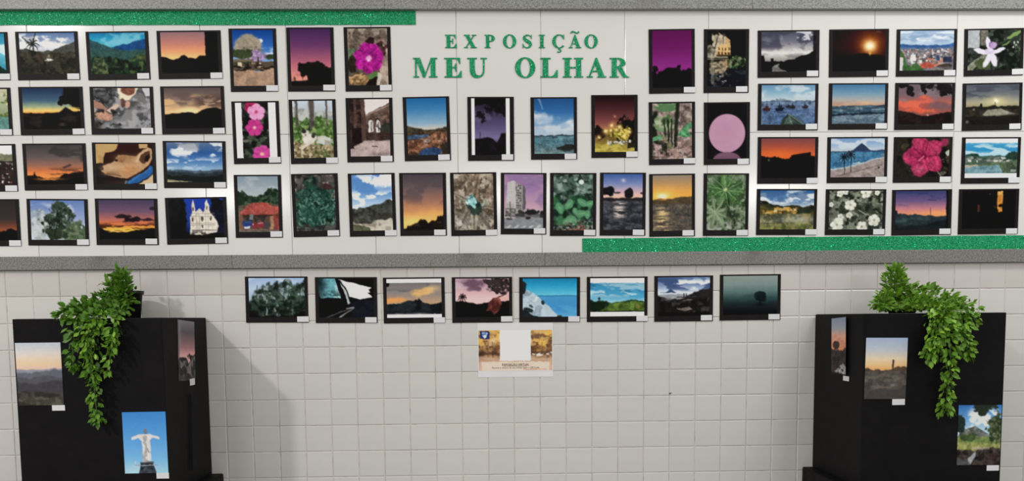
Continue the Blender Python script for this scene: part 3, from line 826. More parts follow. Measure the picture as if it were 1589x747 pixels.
@pic
def brick_arches(p):
    p.g((0, (220, 208, 204)), (.3, (226, 216, 212)), (1, (200, 190, 186))); p.py([(.38, .28), (.62, .20), (.9, .1), (1, .06), (1, .8), (.38, .8)], (116, 92, 82)); p.tx((92, 70, 62), 9, .5, .7)
    p.ln(.38, .3, 1, .1, .008, (168, 144, 132)); p.ln(.38, .36, 1, .24, .006, (84, 66, 58))
    for u in (.52, .70): p.rc(u - .065, .40, u + .065, .58, (216, 208, 204)); p.el(u, .40, .065, .07, (58, 44, 40)); p.el(u + .005, .43, .055, .07, (210, 204, 200)); p.rc(u - .065, .38, u - .05, .62, (52, 40, 36)); p.ln(u + .02, .4, u + .02, .56, .006, (90, 70, 62))
    p.el(.9, .5, .16, .1, (56, 58, 50), rough=.5); p.rc(.4, .58, 1, .72, (72, 54, 48)); p.py([(.0, .0), (.34, 0), (.36, .3), (.30, .76), (0, .9)], (72, 52, 48)); p.tx((44, 32, 32), 6, .45, .7, .9, 16); p.py([(.3, .0), (.38, .0), (.40, .3), (.38, .74), (.3, .78)], (92, 68, 60)); p.rc(.12, .0, .18, .7, (110, 82, 72), .7); p.rc(.06, .5, .3, .78, (38, 28, 28))
    p.rd([(0, .86), (.3, .75), (.36, .72), (1, .73)], (190, 168, 164), .005); p.tx((166, 146, 144), 5, .4, .7, .8, 14); p.gl(.75, .96, .3, .04, (120, 104, 104), .7); p.ln(.55, .82, .68, .83, .008, (96, 80, 80)); p.rc(.0, .74, .1, .86, (50, 38, 38))
@pic
def red_roof(p):
    p.g((0, (126, 144, 160)), (.18, (150, 164, 174)), (.36, (176, 184, 186))); p.cl((170, 180, 186), 3, 8, .45, .7, 0, .3, .8)
    p.rd([(0, .28), (.1, .26), (.16, .29), (.22, .33), (.34, .33), (.46, .36), (.56, .33), (.68, .30), (.74, .24), (.84, .22), (.94, .24), (1, .26)], (50, 74, 54), .02, 16); p.tx((32, 50, 36), 14, .45, .62); p.tx((74, 98, 74), 16, .62, .75, .8); p.el(.08, .40, .1, .13, (36, 54, 36), rough=.4, fs=14); p.rd([(0, .53), (.2, .49), (.5, .46), (.8, .49), (1, .52)], (96, 88, 70), .012)
    p.rc(.02, .64, 1, 1, (128, 86, 66)); p.py([(.03, .655), (.14, .59), (.26, .50), (.42, .475), (.66, .47), (.84, .53), (1, .56), (1, .63), (.92, .68), (.1, .69)], (178, 82, 72))
    for i in range(16): p.ln(.36 + i * .02, .48, .08 + i * .06, .69, .005, (146, 62, 56), .55)
    for i in range(4): p.ln(.2 - i * .04, .53 + i * .04, .86 + i * .04, .54 + i * .035, .004, (198, 104, 92), .5)
    p.rc(.1, .69, .98, .715, (74, 44, 36)); p.rc(.1, .71, .76, .94, (86, 68, 60)); p.tx((58, 50, 48), 7, .5, .7); p.rc(.28, .68, .36, .78, (110, 120, 120)); p.rc(.78, .71, .86, .94, (164, 122, 92)); p.rc(.87, .70, 1, .96, (140, 66, 62)); p.rc(.02, .7, .12, .92, (120, 86, 66))
    p.el(.22, .85, .14, .06, (44, 66, 128), soft=.2); p.rc(.16, .80, .32, .83, (60, 80, 130)); p.rc(.13, .895, .29, .935, (196, 204, 216)); p.el(.40, .88, .08, .05, (136, 50, 58)); p.el(.36, .865, .02, .015, (226, 160, 170)); p.el(.54, .87, .08, .055, (150, 52, 64)); p.rc(.48, .83, .6, .85, (190, 130, 140)); p.el(.70, .89, .08, .06, (74, 72, 76)); p.rd([(0, .95), (1, .95)], (108, 96, 86), .004)
@pic
def teal_ivy(p):
    p.g((0, (92, 82, 78)), (.3, (70, 78, 72)), (.85, (48, 68, 62)), (1, (84, 82, 80))); p.tx((56, 48, 46), 8, .45, .62, .9); p.tx((146, 128, 120), 9, .62, .75, .8)
    p.el(.38, .10, .17, .10, (46, 72, 62), rough=.25, fs=12); p.tx((24, 40, 36), 10, .5, .66); p.el(.36, .09, .08, .03, (96, 116, 104), rough=.4); p.el(.42, .24, .16, .09, (40, 76, 64), rough=.3); p.el(.8, .22, .14, .06, (70, 48, 48), rough=.4)
    p.el(.5, .6, .52, .36, (38, 76, 64), rough=.2, fs=10); p.tx((24, 48, 42), 14, .45, .62, .9)
    p.sp(330, [(60, 108, 92), (44, 88, 76), (84, 130, 114), (30, 62, 54), (48, 96, 82), (120, 158, 144)], .042, .013, (.02, .28, .98, .9), (20, 160), .75)
    p.rd([(0, .93), (.3, .9), (.7, .94), (1, .86)], (78, 78, 76), .04); p.tx((48, 50, 50), 12, .5, .65)
@pic
def cloud_and_dunes(p):
    p.g((0, (84, 134, 196)), (.3, (88, 142, 204)), (.55, (180, 204, 226))); p.cl((232, 234, 238), 3, 4, .38, .55, 0, .22, 1, .1); p.cl((228, 232, 236), 4, 10, .45, .62, .3, .6, 1); p.el(.75, .1, .3, .1, (222, 224, 228), rough=.4)
    p.rd([(0, .60), (.3, .60), (.5, .56), (.75, .50), (.9, .44), (1, .47)], (72, 74, 66), .012); p.tx((50, 52, 46), 9, .5, .7); p.rd([(0, .72), (.4, .74), (1, .66)], (62, 62, 56), .02); p.tx((86, 88, 78), 10, .55, .75, .8, 12)
    p.rd([(0, .84), (.4, .88), (.6, .82), (1, .80)], (196, 188, 172), .02); p.tx((150, 142, 128), 8, .5, .7); p.rd([(0, .88), (.3, .9), (.42, .95), (.5, 1.1), (1, 1.2)], (92, 96, 74), .02)
@pic
def smoky_sunset(p):
    p.g((0, (74, 68, 76)), (.22, (104, 88, 92)), (.45, (160, 112, 94)), (.65, (206, 140, 90)), (.85, (244, 190, 96))); p.cl((88, 76, 82), 3, 5, .45, .7, .05, .5, .6); p.gl(.3, .85, .3, .1, (255, 206, 110), .7); p.gl(.8, .72, .3, .1, (246, 186, 90), .5)
    p.rd([(0, .95), (.12, .91), (.25, .87), (.4, .83), (.5, .80), (.6, .86), (.75, .84), (.88, .77), (1, .74)], (34, 28, 24), .035, 14); p.tx((62, 50, 36), 14, .6, .8, .7)
@pic
def agave(p):
    p.g((0, (150, 132, 112)), (.35, (124, 106, 90)), (.7, (120, 110, 98)), (1, (150, 146, 136))); p.tx((88, 74, 62), 9, .45, .65, .8); p.tx((190, 180, 160), 12, .62, .78, .8)
    for a, b, c, w in (((.45, .5), (-.05, .32), (168, 160, 146), .05), ((.5, .5), (.62, .05), (148, 124, 100), .06), ((.5, .55), (1.02, .6), (164, 150, 132), .05), ((.5, .6), (.5, 1.02), (176, 168, 150), .07), ((.45, .55), (.1, .98), (136, 126, 114), .06), ((.52, .58), (.92, 1.0), (120, 110, 100), .07)):
        p.ln(*a, *b, w * 1.2, c, .9, w1=w * .4); p.ln(*a, *b, w * .25, (96, 84, 74), .7)
    p.el(.54, .58, .2, .12, (56, 70, 66), rough=.4); p.py([(.28, .5), (.36, .42), (.46, .36), (.54, .44), (.6, .56), (.52, .62), (.42, .55), (.34, .55)], (152, 208, 206)); p.tx((206, 234, 232), 14, .5, .7); p.tx((92, 150, 148), 16, .6, .75)
    p.el(.60, .56, .08, .05, (40, 56, 54), rough=.3); p.ln(.72, .56, .78, .5, .012, (150, 190, 180)); p.cl((206, 202, 192), 8, 10, .6, .75, .75, 1, .9, 0, .25); p.rc(0, 0, .14, .08, (206, 200, 190), .7); p.cl((196, 184, 160), 8, 4, .5, .7, 0, .1, .8, .3)
@pic
def apartment_tower(p):
    p.g((0, (134, 104, 150)), (.3, (160, 124, 168)), (.6, (196, 156, 172)), (.75, (196, 182, 186))); p.cl((186, 142, 172), 3, 8, .5, .75, 0, .7, .6); p.cl((130, 104, 156), 2, 7, .55, .8, 0, .6, .5)
    p.py([(.05, .76), (.09, .16), (.24, .12), (.30, .14), (.30, .76)], (190, 184, 184)).det(.2); p.py([(.30, .14), (.46, .20), (.54, .26), (.54, .66), (.30, .76)], (148, 142, 142)).det(.2); p.py([(.47, .2), (.54, .26), (.55, .64), (.48, .66)], (98, 92, 100)).det(.2)
    for i in range(11):
        for j, u in enumerate((.31, .355, .40)): p.rc(u, .19 + i * .046 + j * .004, u + .026, .215 + i * .046 + j * .004, (72, 70, 74) if (i * 3 + j * 2) % 5 else (190, 184, 180), .85)
        p.ln(.10, .17 + i * .05, .29, .17 + i * .05, .003, (172, 166, 166), .6)
    p.rc(.05, .54, .26, .62, (170, 166, 164)); p.rc(.03, .62, .30, .78, (110, 106, 104)); p.bx(22, [(160, 158, 156), (66, 64, 66), (186, 182, 176)], .04, .02, (.02, .62, .3, .76)); p.ln(.16, .5, .17, .82, .006, (90, 88, 88))
    p.el(.70, .70, .18, .06, (44, 43, 45), rough=.3, fs=16); p.el(.42, .72, .1, .06, (54, 55, 54), rough=.4, fs=16); p.el(.97, .74, .06, .07, (42, 43, 44), rough=.3); p.rc(.3, .72, 1, .80, (70, 68, 68), .7); p.rd([(0, .81), (.3, .79), (1, .79)], (140, 143, 147), .004); p.tx((122, 126, 131), 6, .5, .7, .7, 16); p.m = p.v * 0 + (p.v > .8); p.det(.25)
    p.el(.62, .80, .07, .025, (44, 44, 48)); p.rc(.06, .8, .2, .84, (80, 80, 84))
    for i in range(5): p.py([(.04 + i * .19, .985), (.14 + i * .19, .935), (.20 + i * .19, .935), (.13 + i * .19, .985)], (188, 190, 192), .9)
@pic
def green_creeper(p):
    p.g((0, (90, 108, 100)), (.45, (50, 76, 60)), (.85, (66, 84, 66)), (1, (110, 96, 90))); p.tx((34, 48, 42), 9, .42, .6, .9)
    p.sp(70, [(130, 152, 146), (96, 120, 110), (58, 80, 70), (160, 178, 172), (76, 104, 92)], .085, .028, (0, 0, 1, .44), (0, 180), .8); p.tx((40, 54, 50), 12, .6, .72, .7)
    p.sp(36, [(52, 106, 68), (40, 84, 56), (64, 122, 82), (30, 60, 42)], .10, .04, (.05, .42, .98, .9), (0, 180), .9); p.el(.5, .6, .1, .08, (28, 48, 36), rough=.4); p.el(.3, .72, .08, .06, (28, 48, 36), rough=.4); p.el(.8, .6, .07, .05, (30, 52, 38), rough=.4)
    for u, v, a, k in ((.16, .60, 65, 1), (.40, .54, 125, .9), (.46, .80, 15, .9), (.72, .50, 35, .9), (.90, .52, 150, .8), (.68, .70, 172, 1), (.34, .83, 140, .8), (.86, .72, 100, .7), (.56, .66, 60, .7)):
        p.el(u, v, .15 * k, .068 * k, (82, 142, 100), a, soft=.15); p.gl(u, v, .08 * k, .03 * k, (104, 164, 120), .7); p.ln(u - .13 * k * math.cos(math.radians(a)), v - .09 * k * math.sin(math.radians(a)), u + .13 * k * math.cos(math.radians(a)), v + .09 * k * math.sin(math.radians(a)), .006, (124, 176, 134), .6)
    p.el(.70, .14, .065, .04, (206, 216, 214)); p.cl((146, 86, 80), 10, 14, .5, .7, .88, 1.1, .8, .3, .8); p.cl((160, 162, 154), 14, 18, .6, .75, .82, 1.1, .8)
@pic
def twilight_lake(p):
    p.g((0, (62, 96, 168)), (.18, (126, 140, 190)), (.32, (206, 170, 182)), (.42, (240, 190, 160))); p.gl(.5, .12, .05, .03, (214, 206, 214), .8)
    p.el(.14, .31, .16, .075, (30, 30, 34), rough=.3); p.el(.66, .34, .12, .075, (32, 32, 36), rough=.35); p.ln(.66, .36, .64, .43, .02, (30, 30, 34)); p.el(.34, .335, .08, .02, (90, 72, 84), rough=.4); p.el(1, .35, .06, .02, (70, 60, 70), rough=.4)
    p.rd([(0, .41), (.3, .43), (.55, .42), (1, .415)], (46, 42, 46), .008); p.rd([(0, .48), (1, .48)], (78, 80, 88), .003); p.tx((50, 52, 60), 4, .4, .7, .9, 22); p.el(.62, .62, .14, .14, (46, 48, 54), rough=.3, op=.8)
    m = smooth(.4, .6, p.n(6, 40)) * np.exp(-((p.u - .40) / .16) ** 2) * smooth(.47, .52, p.v) * (1 - smooth(.72, .82, p.v)); p.put(m, (226, 206, 194), .9)
    p.cl((34, 36, 42), 3, 10, .45, .7, .78, 1.1, .8)
@pic
def golden_sunset(p):
    p.g((0, (150, 132, 116)), (.15, (190, 146, 96)), (.3, (232, 164, 72)), (.4, (246, 170, 62))); p.gl(.25, .38, .35, .14, (255, 196, 80), .8); p.gl(.25, .375, .14, .05, (255, 236, 170), 1); p.gl(.25, .38, .07, .035, (255, 250, 220), 1)
    p.rd([(0, .43), (.2, .42), (.45, .425), (.7, .40), (.9, .39), (1, .37)], (92, 76, 56), .01); p.gl(.25, .43, .12, .02, (222, 140, 60), .8); p.rd([(0, .53), (1, .52)], (104, 92, 80), .006); p.tx((82, 76, 70), 3, .45, .7, .8, 26)
    m = smooth(.42, .6, p.n(5, 46)) * np.exp(-((p.u - .25) / .16) ** 2) * smooth(.55, .62, p.v); p.put(m, (240, 204, 136), .85)
    p.cl((74, 74, 72), 2, 6, .5, .75, .6, 1.1, .6, .5)
@pic
def papaya_leaves(p):
    p.g((0, (94, 118, 84)), (.5, (78, 102, 66)), (1, (128, 138, 120))); p.tx((54, 76, 46), 9, .42, .62, .9); p.tx((150, 162, 140), 14, .62, .78, .8)
    for i, a in enumerate(range(-170, 190, 36)):
        x, y = math.cos(math.radians(a)), math.sin(math.radians(a)); p.el(.48 + x * .27, .27 + y * .17, .26, .055, ((66, 108, 56), (52, 88, 46), (84, 126, 70))[i % 3], a, rough=.3, fs=14, soft=.25)
    for a in range(-170, 190, 36):
        x, y = math.cos(math.radians(a)), math.sin(math.radians(a)); p.ln(.48, .27, .48 + x * .46, .27 + y * .30, .008, (150, 176, 124), .75, w1=.003)
    p.el(.48, .27, .045, .028, (190, 202, 140)); p.gl(.75, .06, .2, .08, (150, 172, 140), .6); p.gl(.15, .1, .12, .1, (140, 160, 130), .6)
    for i, a in enumerate(range(-60, 300, 40)):
        x, y = math.cos(math.radians(a)), math.sin(math.radians(a)); p.el(.22 + x * .25, .68 + y * .16, .22, .032, (132, 154, 116) if i % 2 else (112, 134, 98), a, rough=.25, fs=14, soft=.3); p.ln(.22, .68, .22 + x * .40, .68 + y * .25, .007, (176, 190, 160), .7, w1=.003)
    p.cl((44, 58, 38), 9, 11, .52, .66, .45, .95, .9, .5); p.cl((112, 128, 92), 9, 11, .58, .7, .5, .95, .7, .5); p.cl((176, 180, 172), 7, 9, .5, .7, .86, 1.1, .8)

# ---- middle row
@pic
def blue_river(p):
    p.g((0, (30, 104, 166)), (.2, (60, 130, 184)), (.45, (140, 172, 196)), (.53, (196, 190, 180))); p.rd([(0, .49), (.15, .51), (.3, .53), (.55, .555), (.7, .54), (.85, .52), (1, .50)], (70, 64, 50), .008, 16); p.tx((48, 46, 38), 10, .45, .65); p.rd([(.0, .60), (.5, .585), (.7, .56), (1, .55)], (96, 72, 52), .012); p.tx((60, 50, 40), 10, .5, .66)
    p.py([(0, .66), (.25, .635), (.5, .63), (.56, .66), (.38, .70), (.2, .715), (0, .72)], (60, 84, 116)); p.tx((96, 116, 140), 8, .55, .7, .8, 20); p.rd([(0, .745), (.3, .71), (.55, .67), (.7, .62), (1, .58)], (120, 82, 60), .015, 14); p.tx((82, 56, 44), 10, .45, .62, .9); p.tx((166, 116, 82), 14, .6, .72, .8); p.cl((196, 176, 164), 12, 24, .58, .68, .72, .82, .9, .35, .85); p.cl((140, 74, 52), 8, 14, .5, .65, .8, .92, .8, 0, .6)
    p.py([(.3, .92), (.42, .88), (.7, .87), (.88, .90), (.8, 1), (.26, 1)], (50, 76, 116)); p.el(.95, .9, .14, .12, (56, 46, 40), rough=.4, fs=14); p.rd([(0, .94), (.2, .95), (.32, 1.05), (1, 1.2)], (84, 60, 48), .02)
@pic
def violet_night(p):
    p.g((0, (44, 38, 50)), (.25, (66, 58, 84)), (.5, (92, 82, 124)), (.7, (122, 110, 156)), (.85, (70, 62, 92))); p.cl((112, 102, 140), 5, 6, .55, .8, .2, .7, .5)
    p.rd([(0, 1.2), (1, 1.2)], K); p.c = p.c[::1]; m = smooth(.42, .62, p.n(7, 9)) * (1 - smooth(.16, .36, p.v)); p.put(m, (24, 21, 24)); p.el(.5, .02, .6, .11, (24, 21, 24), rough=.3, fs=14); p.el(.76, .2, .18, .07, (28, 25, 30), rough=.5, fs=16); p.el(.85, .28, .06, .05, (30, 27, 34), rough=.5, fs=18); p.el(.24, .30, .13, .06, (30, 27, 34), rough=.55, fs=18); p.el(.32, .40, .06, .04, (36, 32, 44), rough=.55, fs=18)
    p.rd([(0, .74), (.15, .71), (.3, .70), (.42, .68), (.55, .72), (.64, .78), (.70, .74), (.74, .64), (.9, .60), (1, .60)], (26, 22, 27), .015, 14); p.tx((38, 33, 40), 8, .5, .7, .6); p.ln(.23, .60, .22, .72, .005, (54, 46, 62))
@pic
def calm_sea(p):
    p.g((0, (34, 84, 142)), (.25, (50, 110, 172)), (.45, (110, 154, 192)), (.62, (170, 190, 204))); p.el(.12, .34, .34, .09, (190, 200, 212), 8, rough=.4, fs=8, soft=.5); p.el(.9, .46, .26, .07, (196, 206, 214), -15, rough=.4, fs=8, soft=.4); p.el(.5, .55, .6, .06, (190, 200, 210), rough=.4, fs=8, soft=.5); p.cl((140, 170, 200), 4, 8, .5, .75, .3, .6, .6); p.ln(.12, 0, .22, .20, .016, (130, 166, 200), .6, w1=.006)
    p.rd([(0, .665), (.3, .66), (.5, .665), (.7, .65), (.85, .655), (1, .66)], (44, 58, 72), .006, 20); p.rd([(0, .685), (1, .68)], (76, 118, 132), .002); p.tx((98, 138, 148), 3, .45, .7, .7, 26); p.gl(.4, .98, .9, .12, (120, 138, 136), .6); p.ln(.46, .70, .58, .705, .008, (46, 60, 68)); p.el(.86, .885, .28, .055, (44, 46, 44), -5, rough=.25); p.gl(.7, .94, .3, .02, (70, 84, 84), .7)
@pic
def night_park(p):
    p.g((0, (40, 22, 26)), (.25, (86, 44, 48)), (.45, (134, 72, 70)), (.55, (160, 96, 76)), (.7, (110, 80, 40)), (1, (160, 142, 54)))
    p.el(.85, .6, .28, .22, (26, 20, 18), rough=.4, fs=12); p.el(.1, .66, .14, .12, (34, 22, 22), rough=.4); p.el(.5, .66, .2, .1, (70, 60, 26), rough=.5); p.tx((176, 160, 56), 22, .5, .65)
    p.el(.7, .66, .16, .12, (110, 100, 36), rough=.5, fs=16); p.tx((214, 196, 84), 20, .5, .62)
    for u, v, q in ((.27, .63, .035), (.43, .52, .03), (.62, .55, .03), (.40, .62, .025), (.86, .64, .03), (.1, .74, .025), (.74, .7, .03), (.55, .6, .025)): p.gl(u, v, q * 2.4, q * 1.8, (240, 186, 80), .7); p.gl(u, v, q, q * .7, (255, 240, 180), 1)
    p.rd([(0, .86), (.4, .84), (1, .86)], (168, 150, 58), .01); p.bx(40, [(214, 210, 196), (96, 100, 110), (60, 54, 40), (196, 200, 206)], .05, .03, (.3, .78, .95, .86)); p.cl((206, 188, 84), 4, 20, .5, .7, .86, 1.1, .8); p.rc(.82, .84, 1, .93, (40, 36, 30), .9); p.gl(.5, .36, .03, .02, (226, 150, 120), .8)
# ---- portraits, right
@pic
def magenta_sky(p):
    p.g((0, (104, 26, 88)), (.3, (118, 30, 104)), (.62, (150, 44, 138)))
    p.rd([(0, .72), (.06, .68), (.12, .76), (.2, .72), (.28, .70), (.38, .65), (.5, .64), (.6, .66), (.63, .60), (.68, .62), (.72, .70), (.78, .68), (.84, .70), (.92, .66), (1, .68)], (14, 8, 13), .012, 16)
    p.el(.07, .66, .07, .05, (16, 8, 14), rough=.5, fs=18); p.el(.2, .73, .05, .03, (16, 8, 14), rough=.5); p.el(.68, .63, .04, .035, (14, 8, 13), rough=.5)
@pic
def lit_pond_house(p):
    p.g((0, (12, 13, 13)), (.6, (14, 18, 18)), (1, (16, 18, 24)))
    p.el(.22, .26, .26, .22, (120, 112, 96), rough=.3, soft=.3); p.tx((60, 62, 52), 14, .45, .65, .9); p.py([(.12, .06), (.3, .04), (.52, .14), (.6, .24), (.6, .44), (.08, .46), (.14, .3)], (206, 190, 162)); p.tx((166, 150, 124), 9, .5, .7, .7)
    p.el(.04, .12, .10, .16, (30, 32, 28), rough=.5, fs=16); p.el(.2, .04, .14, .04, (34, 34, 30), rough=.5, fs=16); p.ln(.42, .1, .40, .3, .008, (120, 104, 86)); p.ln(.28, .1, .16, .44, .01, (90, 84, 70)); p.el(.08, .36, .1, .1, (150, 144, 122), rough=.4, op=.8); p.tx((70, 70, 56), 16, .5, .65)
    p.py([(.26, .30), (.34, .25), (.54, .23), (.60, .30), (.60, .44), (.26, .45)], (214, 178, 118)); p.py([(.46, .1), (.6, .18), (.6, .3), (.46, .24)], (196, 160, 110))
    for i in range(4): p.rc(.29 + i * .085, .30, .32 + i * .085, .35, (110, 64, 36)); p.rc(.28 + i * .085, .38, .33 + i * .085, .43, (104, 62, 34))
    p.rc(.24, .425, .62, .45, (84, 62, 40)); p.rc(0, .46, .52, .48, (186, 176, 148)); p.rc(0, .5, .54, .512, (150, 140, 116)); p.el(.28, .55, .2, .035, (36, 44, 28), rough=.4, fs=16)
    p.el(.84, .3, .24, .3, (14, 17, 16), rough=.25, fs=14); p.el(.74, .56, .26, .10, (44, 74, 44), rough=.4, fs=12); p.tx((120, 136, 86), 18, .6, .72, .9, 20); p.tx((18, 34, 22), 12, .5, .66, .9); p.cl((150, 146, 116), 12, 30, .62, .72, .5, .56, .9, .6, .95)
    p.py([(.06, .58), (.5, .52), (.53, .64), (.46, .74), (.2, .78), (.06, .76)], (178, 160, 128)); p.tx((84, 78, 64), 14, .48, .6, .9, 30); p.gl(.48, .58, .08, .08, (196, 158, 110), .7)
    p.rd([(0, .76), (.4, .76), (.6, .70), (1, .68)], (22, 27, 36), .02); p.tx((56, 62, 70), 10, .6, .75, .7, 26); p.cl((120, 112, 96), 12, 30, .58, .68, .7, .86, .8, .05, .55)
    for u in (.10, .14): p.ln(u, .42, u + .03, .94, .008, (176, 170, 152), .6)
    p.sp(6, [(196, 196, 188)], .025, .008, (.3, .8, .48, .97), (0, 10))
@pic
def garden_stalks(p):
    p.g((0, (150, 132, 124)), (.5, (136, 116, 108)), (1, (128, 108, 100))); p.tx((92, 80, 74), 8, .45, .65, .8); p.tx((196, 176, 168), 10, .6, .75, .8); p.el(.05, .45, .1, .25, (36, 40, 30), rough=.4)
    for a in range(200, 345, 24): x, y = math.cos(math.radians(a)), math.sin(math.radians(a)); p.el(.36 + x * .17, .14 + y * .1, .17, .03, (88, 128, 82), a)
    p.sp(30, [(120, 150, 104), (150, 168, 126), (66, 96, 58)], .08, .03, (.1, .22, .5, .48), (0, 180), .85)
    p.py([(.62, .56), (.8, .42), (.98, .34), (1, .42), (.9, .5), (1, .6), (.8, .62)], (60, 124, 80)); p.tx((92, 156, 104), 9, .5, .7); p.py([(.0, .62), (.2, .56), (.4, .58), (.3, .64), (0, .68)], (92, 146, 104)); p.el(.4, .42, .16, .05, (160, 178, 138)); p.el(.15, .34, .1, .035, (170, 186, 150), 20)
    for u0, u1, w in ((.64, .56, .028), (.40, .42, .016), (.48, .5, .014), (.3, .36, .012)): p.ln(u0, 0 if w > .02 else .3, u1, .92, w, (40, 44, 32))
    p.ln(.28, .6, .62, .95, .03, (130, 124, 92)); p.cl((188, 150, 146), 9, 12, .55, .7, .72, 1.1, .8); p.cl((42, 46, 34), 7, 9, .5, .65, .65, 1.1, .9, 0, .4)
@pic
def pink_moon(p):
    p.g((0, (26, 18, 22)), (1, (22, 17, 20))); p.el(.5, .535, .455, .345, (198, 150, 178), soft=.02); m = p.m
    p.put(m * np.exp(-((p.u - .45) / .25) ** 2 - ((p.v - .5) / .2) ** 2), (184, 124, 160), .6); p.put(m * smooth(.4, .7, p.n(4)), (196, 138, 172), .4); p.put(m * smooth(.5, .72, np.hypot((p.u - .5) / .95, (p.v - .535) / .73)), (222, 172, 198), .6)
    p.el(.5, 1.03, .36, .16, (124, 84, 108), soft=.04); p.gl(.5, .92, .3, .04, (150, 104, 132), .4); p.el(.5, .535, .455, .345, (198, 150, 178), soft=.02, op=.35)

# ---- right block
@pic
def silver_clouds(p):
    p.g((0, (84, 84, 104)), (.25, (120, 118, 136)), (.45, (196, 192, 190)), (.52, (232, 228, 224)), (.66, (176, 172, 168)), (.8, (130, 128, 126))); m = smooth(.38, .66, p.n(4, 5)) * (1 - smooth(.36, .52, p.v)); p.put(m, (72, 72, 92), .85); m = smooth(.58, .74, p.n(6, 6)) * (1 - smooth(.4, .55, p.v)) * smooth(.3, .5, p.u); p.put(m, (216, 214, 220), .9); p.cl((120, 118, 124), 3, 14, .5, .7, .56, .7, .7)
    p.rd([(0, .60), (.06, .60), (.07, .74), (.13, .74), (.17, .73), (.3, .74), (.42, .73), (.5, .70), (.6, .70), (.7, .62), (.82, .58), (.92, .50), (1, .42)], (14, 12, 13), .01, 16); p.rc(.175, .66, .225, .8, (14, 12, 13)); p.rc(.94, 0, 1, .6, (26, 25, 28), .9); p.py([(.2, 1), (.21, .88), (.26, .82), (.34, .80), (.31, .86), (.36, .93), (.48, 1)], (112, 110, 106)); p.gl(.27, .86, .04, .04, (170, 166, 160), .7)
@pic
def burning_sun(p):
    p.g((0, (30, 18, 18)), (.4, (44, 22, 17)), (.6, (28, 16, 15)), (1, (13, 10, 11))); p.gl(.72, .3, .38, .4, (112, 40, 14), .9); p.gl(.7, .38, .17, .22, (206, 104, 24), .95); p.gl(.7, .38, .11, .14, (250, 190, 90), 1); p.gl(.7, .38, .085, .105, (255, 246, 214), 1)
    p.rd([(0, .66), (.3, .62), (.45, .57), (.6, .56), (.72, .59), (.85, .60), (1, .64)], (20, 13, 13), .006); p.gl(.7, .57, .02, .05, (240, 170, 70), .9); p.rd([(0, .68), (1, .66)], (14, 11, 12), .01); p.gl(.86, .05, .05, .012, (110, 84, 66), .9)
@pic
def city_view(p):
    p.g((0, (146, 178, 212)), (.2, (190, 206, 222)), (.35, (176, 200, 222))); p.cl((226, 230, 236), 3, 8, .42, .6, 0, .3, .95); p.cl((128, 158, 198), 4, 10, .55, .7, .05, .3, .7)
    p.rd([(0, .33), (.2, .36), (.5, .37), (.75, .36), (1, .32)], (54, 96, 156), .012); p.rd([(0, .42), (.4, .44), (1, .41)], (92, 116, 150), .012); p.rd([(0, .48), (1, .46)], (122, 118, 124), .015)
    p.bx(170, [(206, 202, 204), (150, 140, 142), (104, 98, 108), (186, 128, 112), (176, 178, 190), (80, 78, 90)], .035, .045, (0, .44, 1, .74)); p.bx(60, [(218, 214, 212), (176, 168, 164), (110, 96, 92), (196, 124, 104)], .07, .07, (.15, .62, .8, .88))
    p.rd([(0, .5), (.08, .62), (.14, .86), (.2, .9), (.3, .82), (.42, .92), (.5, 1.05), (1, 1.2)], (66, 108, 56), .03); p.rc(.0, .66, .06, 1, (206, 204, 202)); p.py([(.38, .86), (.5, .78), (.66, .84), (.6, .94), (.4, .94)], (188, 84, 66)); p.rc(.68, .62, .74, .74, (56, 70, 110)); p.rc(.8, .66, .96, .8, (50, 58, 84)); p.el(.85, .9, .14, .07, (74, 62, 58), rough=.3); p.rc(.66, .9, 1, 1, (120, 116, 114), .6); p.rc(.2, .6, .3, .76, (220, 218, 220))
@pic
def orchid(p):
    p.g((0, (54, 62, 52)), (1, (40, 48, 42))); p.tx((28, 34, 30), 8, .45, .65); p.tx((84, 98, 80), 11, .62, .78, .7); p.rc(0, 0, .22, .44, (176, 178, 182)); p.rc(.24, 0, .38, .38, (120, 112, 100)); p.rc(0, .44, .26, .58, (60, 66, 64)); p.py([(0, .9), (.1, .78), (.3, .6), (.36, .64), (.1, 1), (0, 1)], (134, 138, 118)); p.el(.3, .85, .14, .12, (80, 92, 56), rough=.4)
    p.el(.88, .13, .16, .045, (124, 156, 86), -28); p.el(.72, .35, .1, .02, (110, 140, 74), -30); p.sp(6, [(196, 202, 192)], .02, .015, (.8, .2, .95, .5))
    w = (222, 216, 228)
    p.el(.26, .53, .15, .06, w, 18); p.el(.38, .74, .055, .21, w, 28); p.el(.49, .74, .055, .19, w, -18); p.el(.55, .53, .17, .05, w, -18); p.el(.385, .34, .04, .17, w, -8); p.el(.41, .53, .09, .07, (206, 194, 216)); p.el(.46, .40, .08, .09, (188, 158, 200), rough=.3); p.tx((132, 92, 156), 14, .5, .7, .8); p.gl(.43, .5, .03, .03, (226, 214, 236))
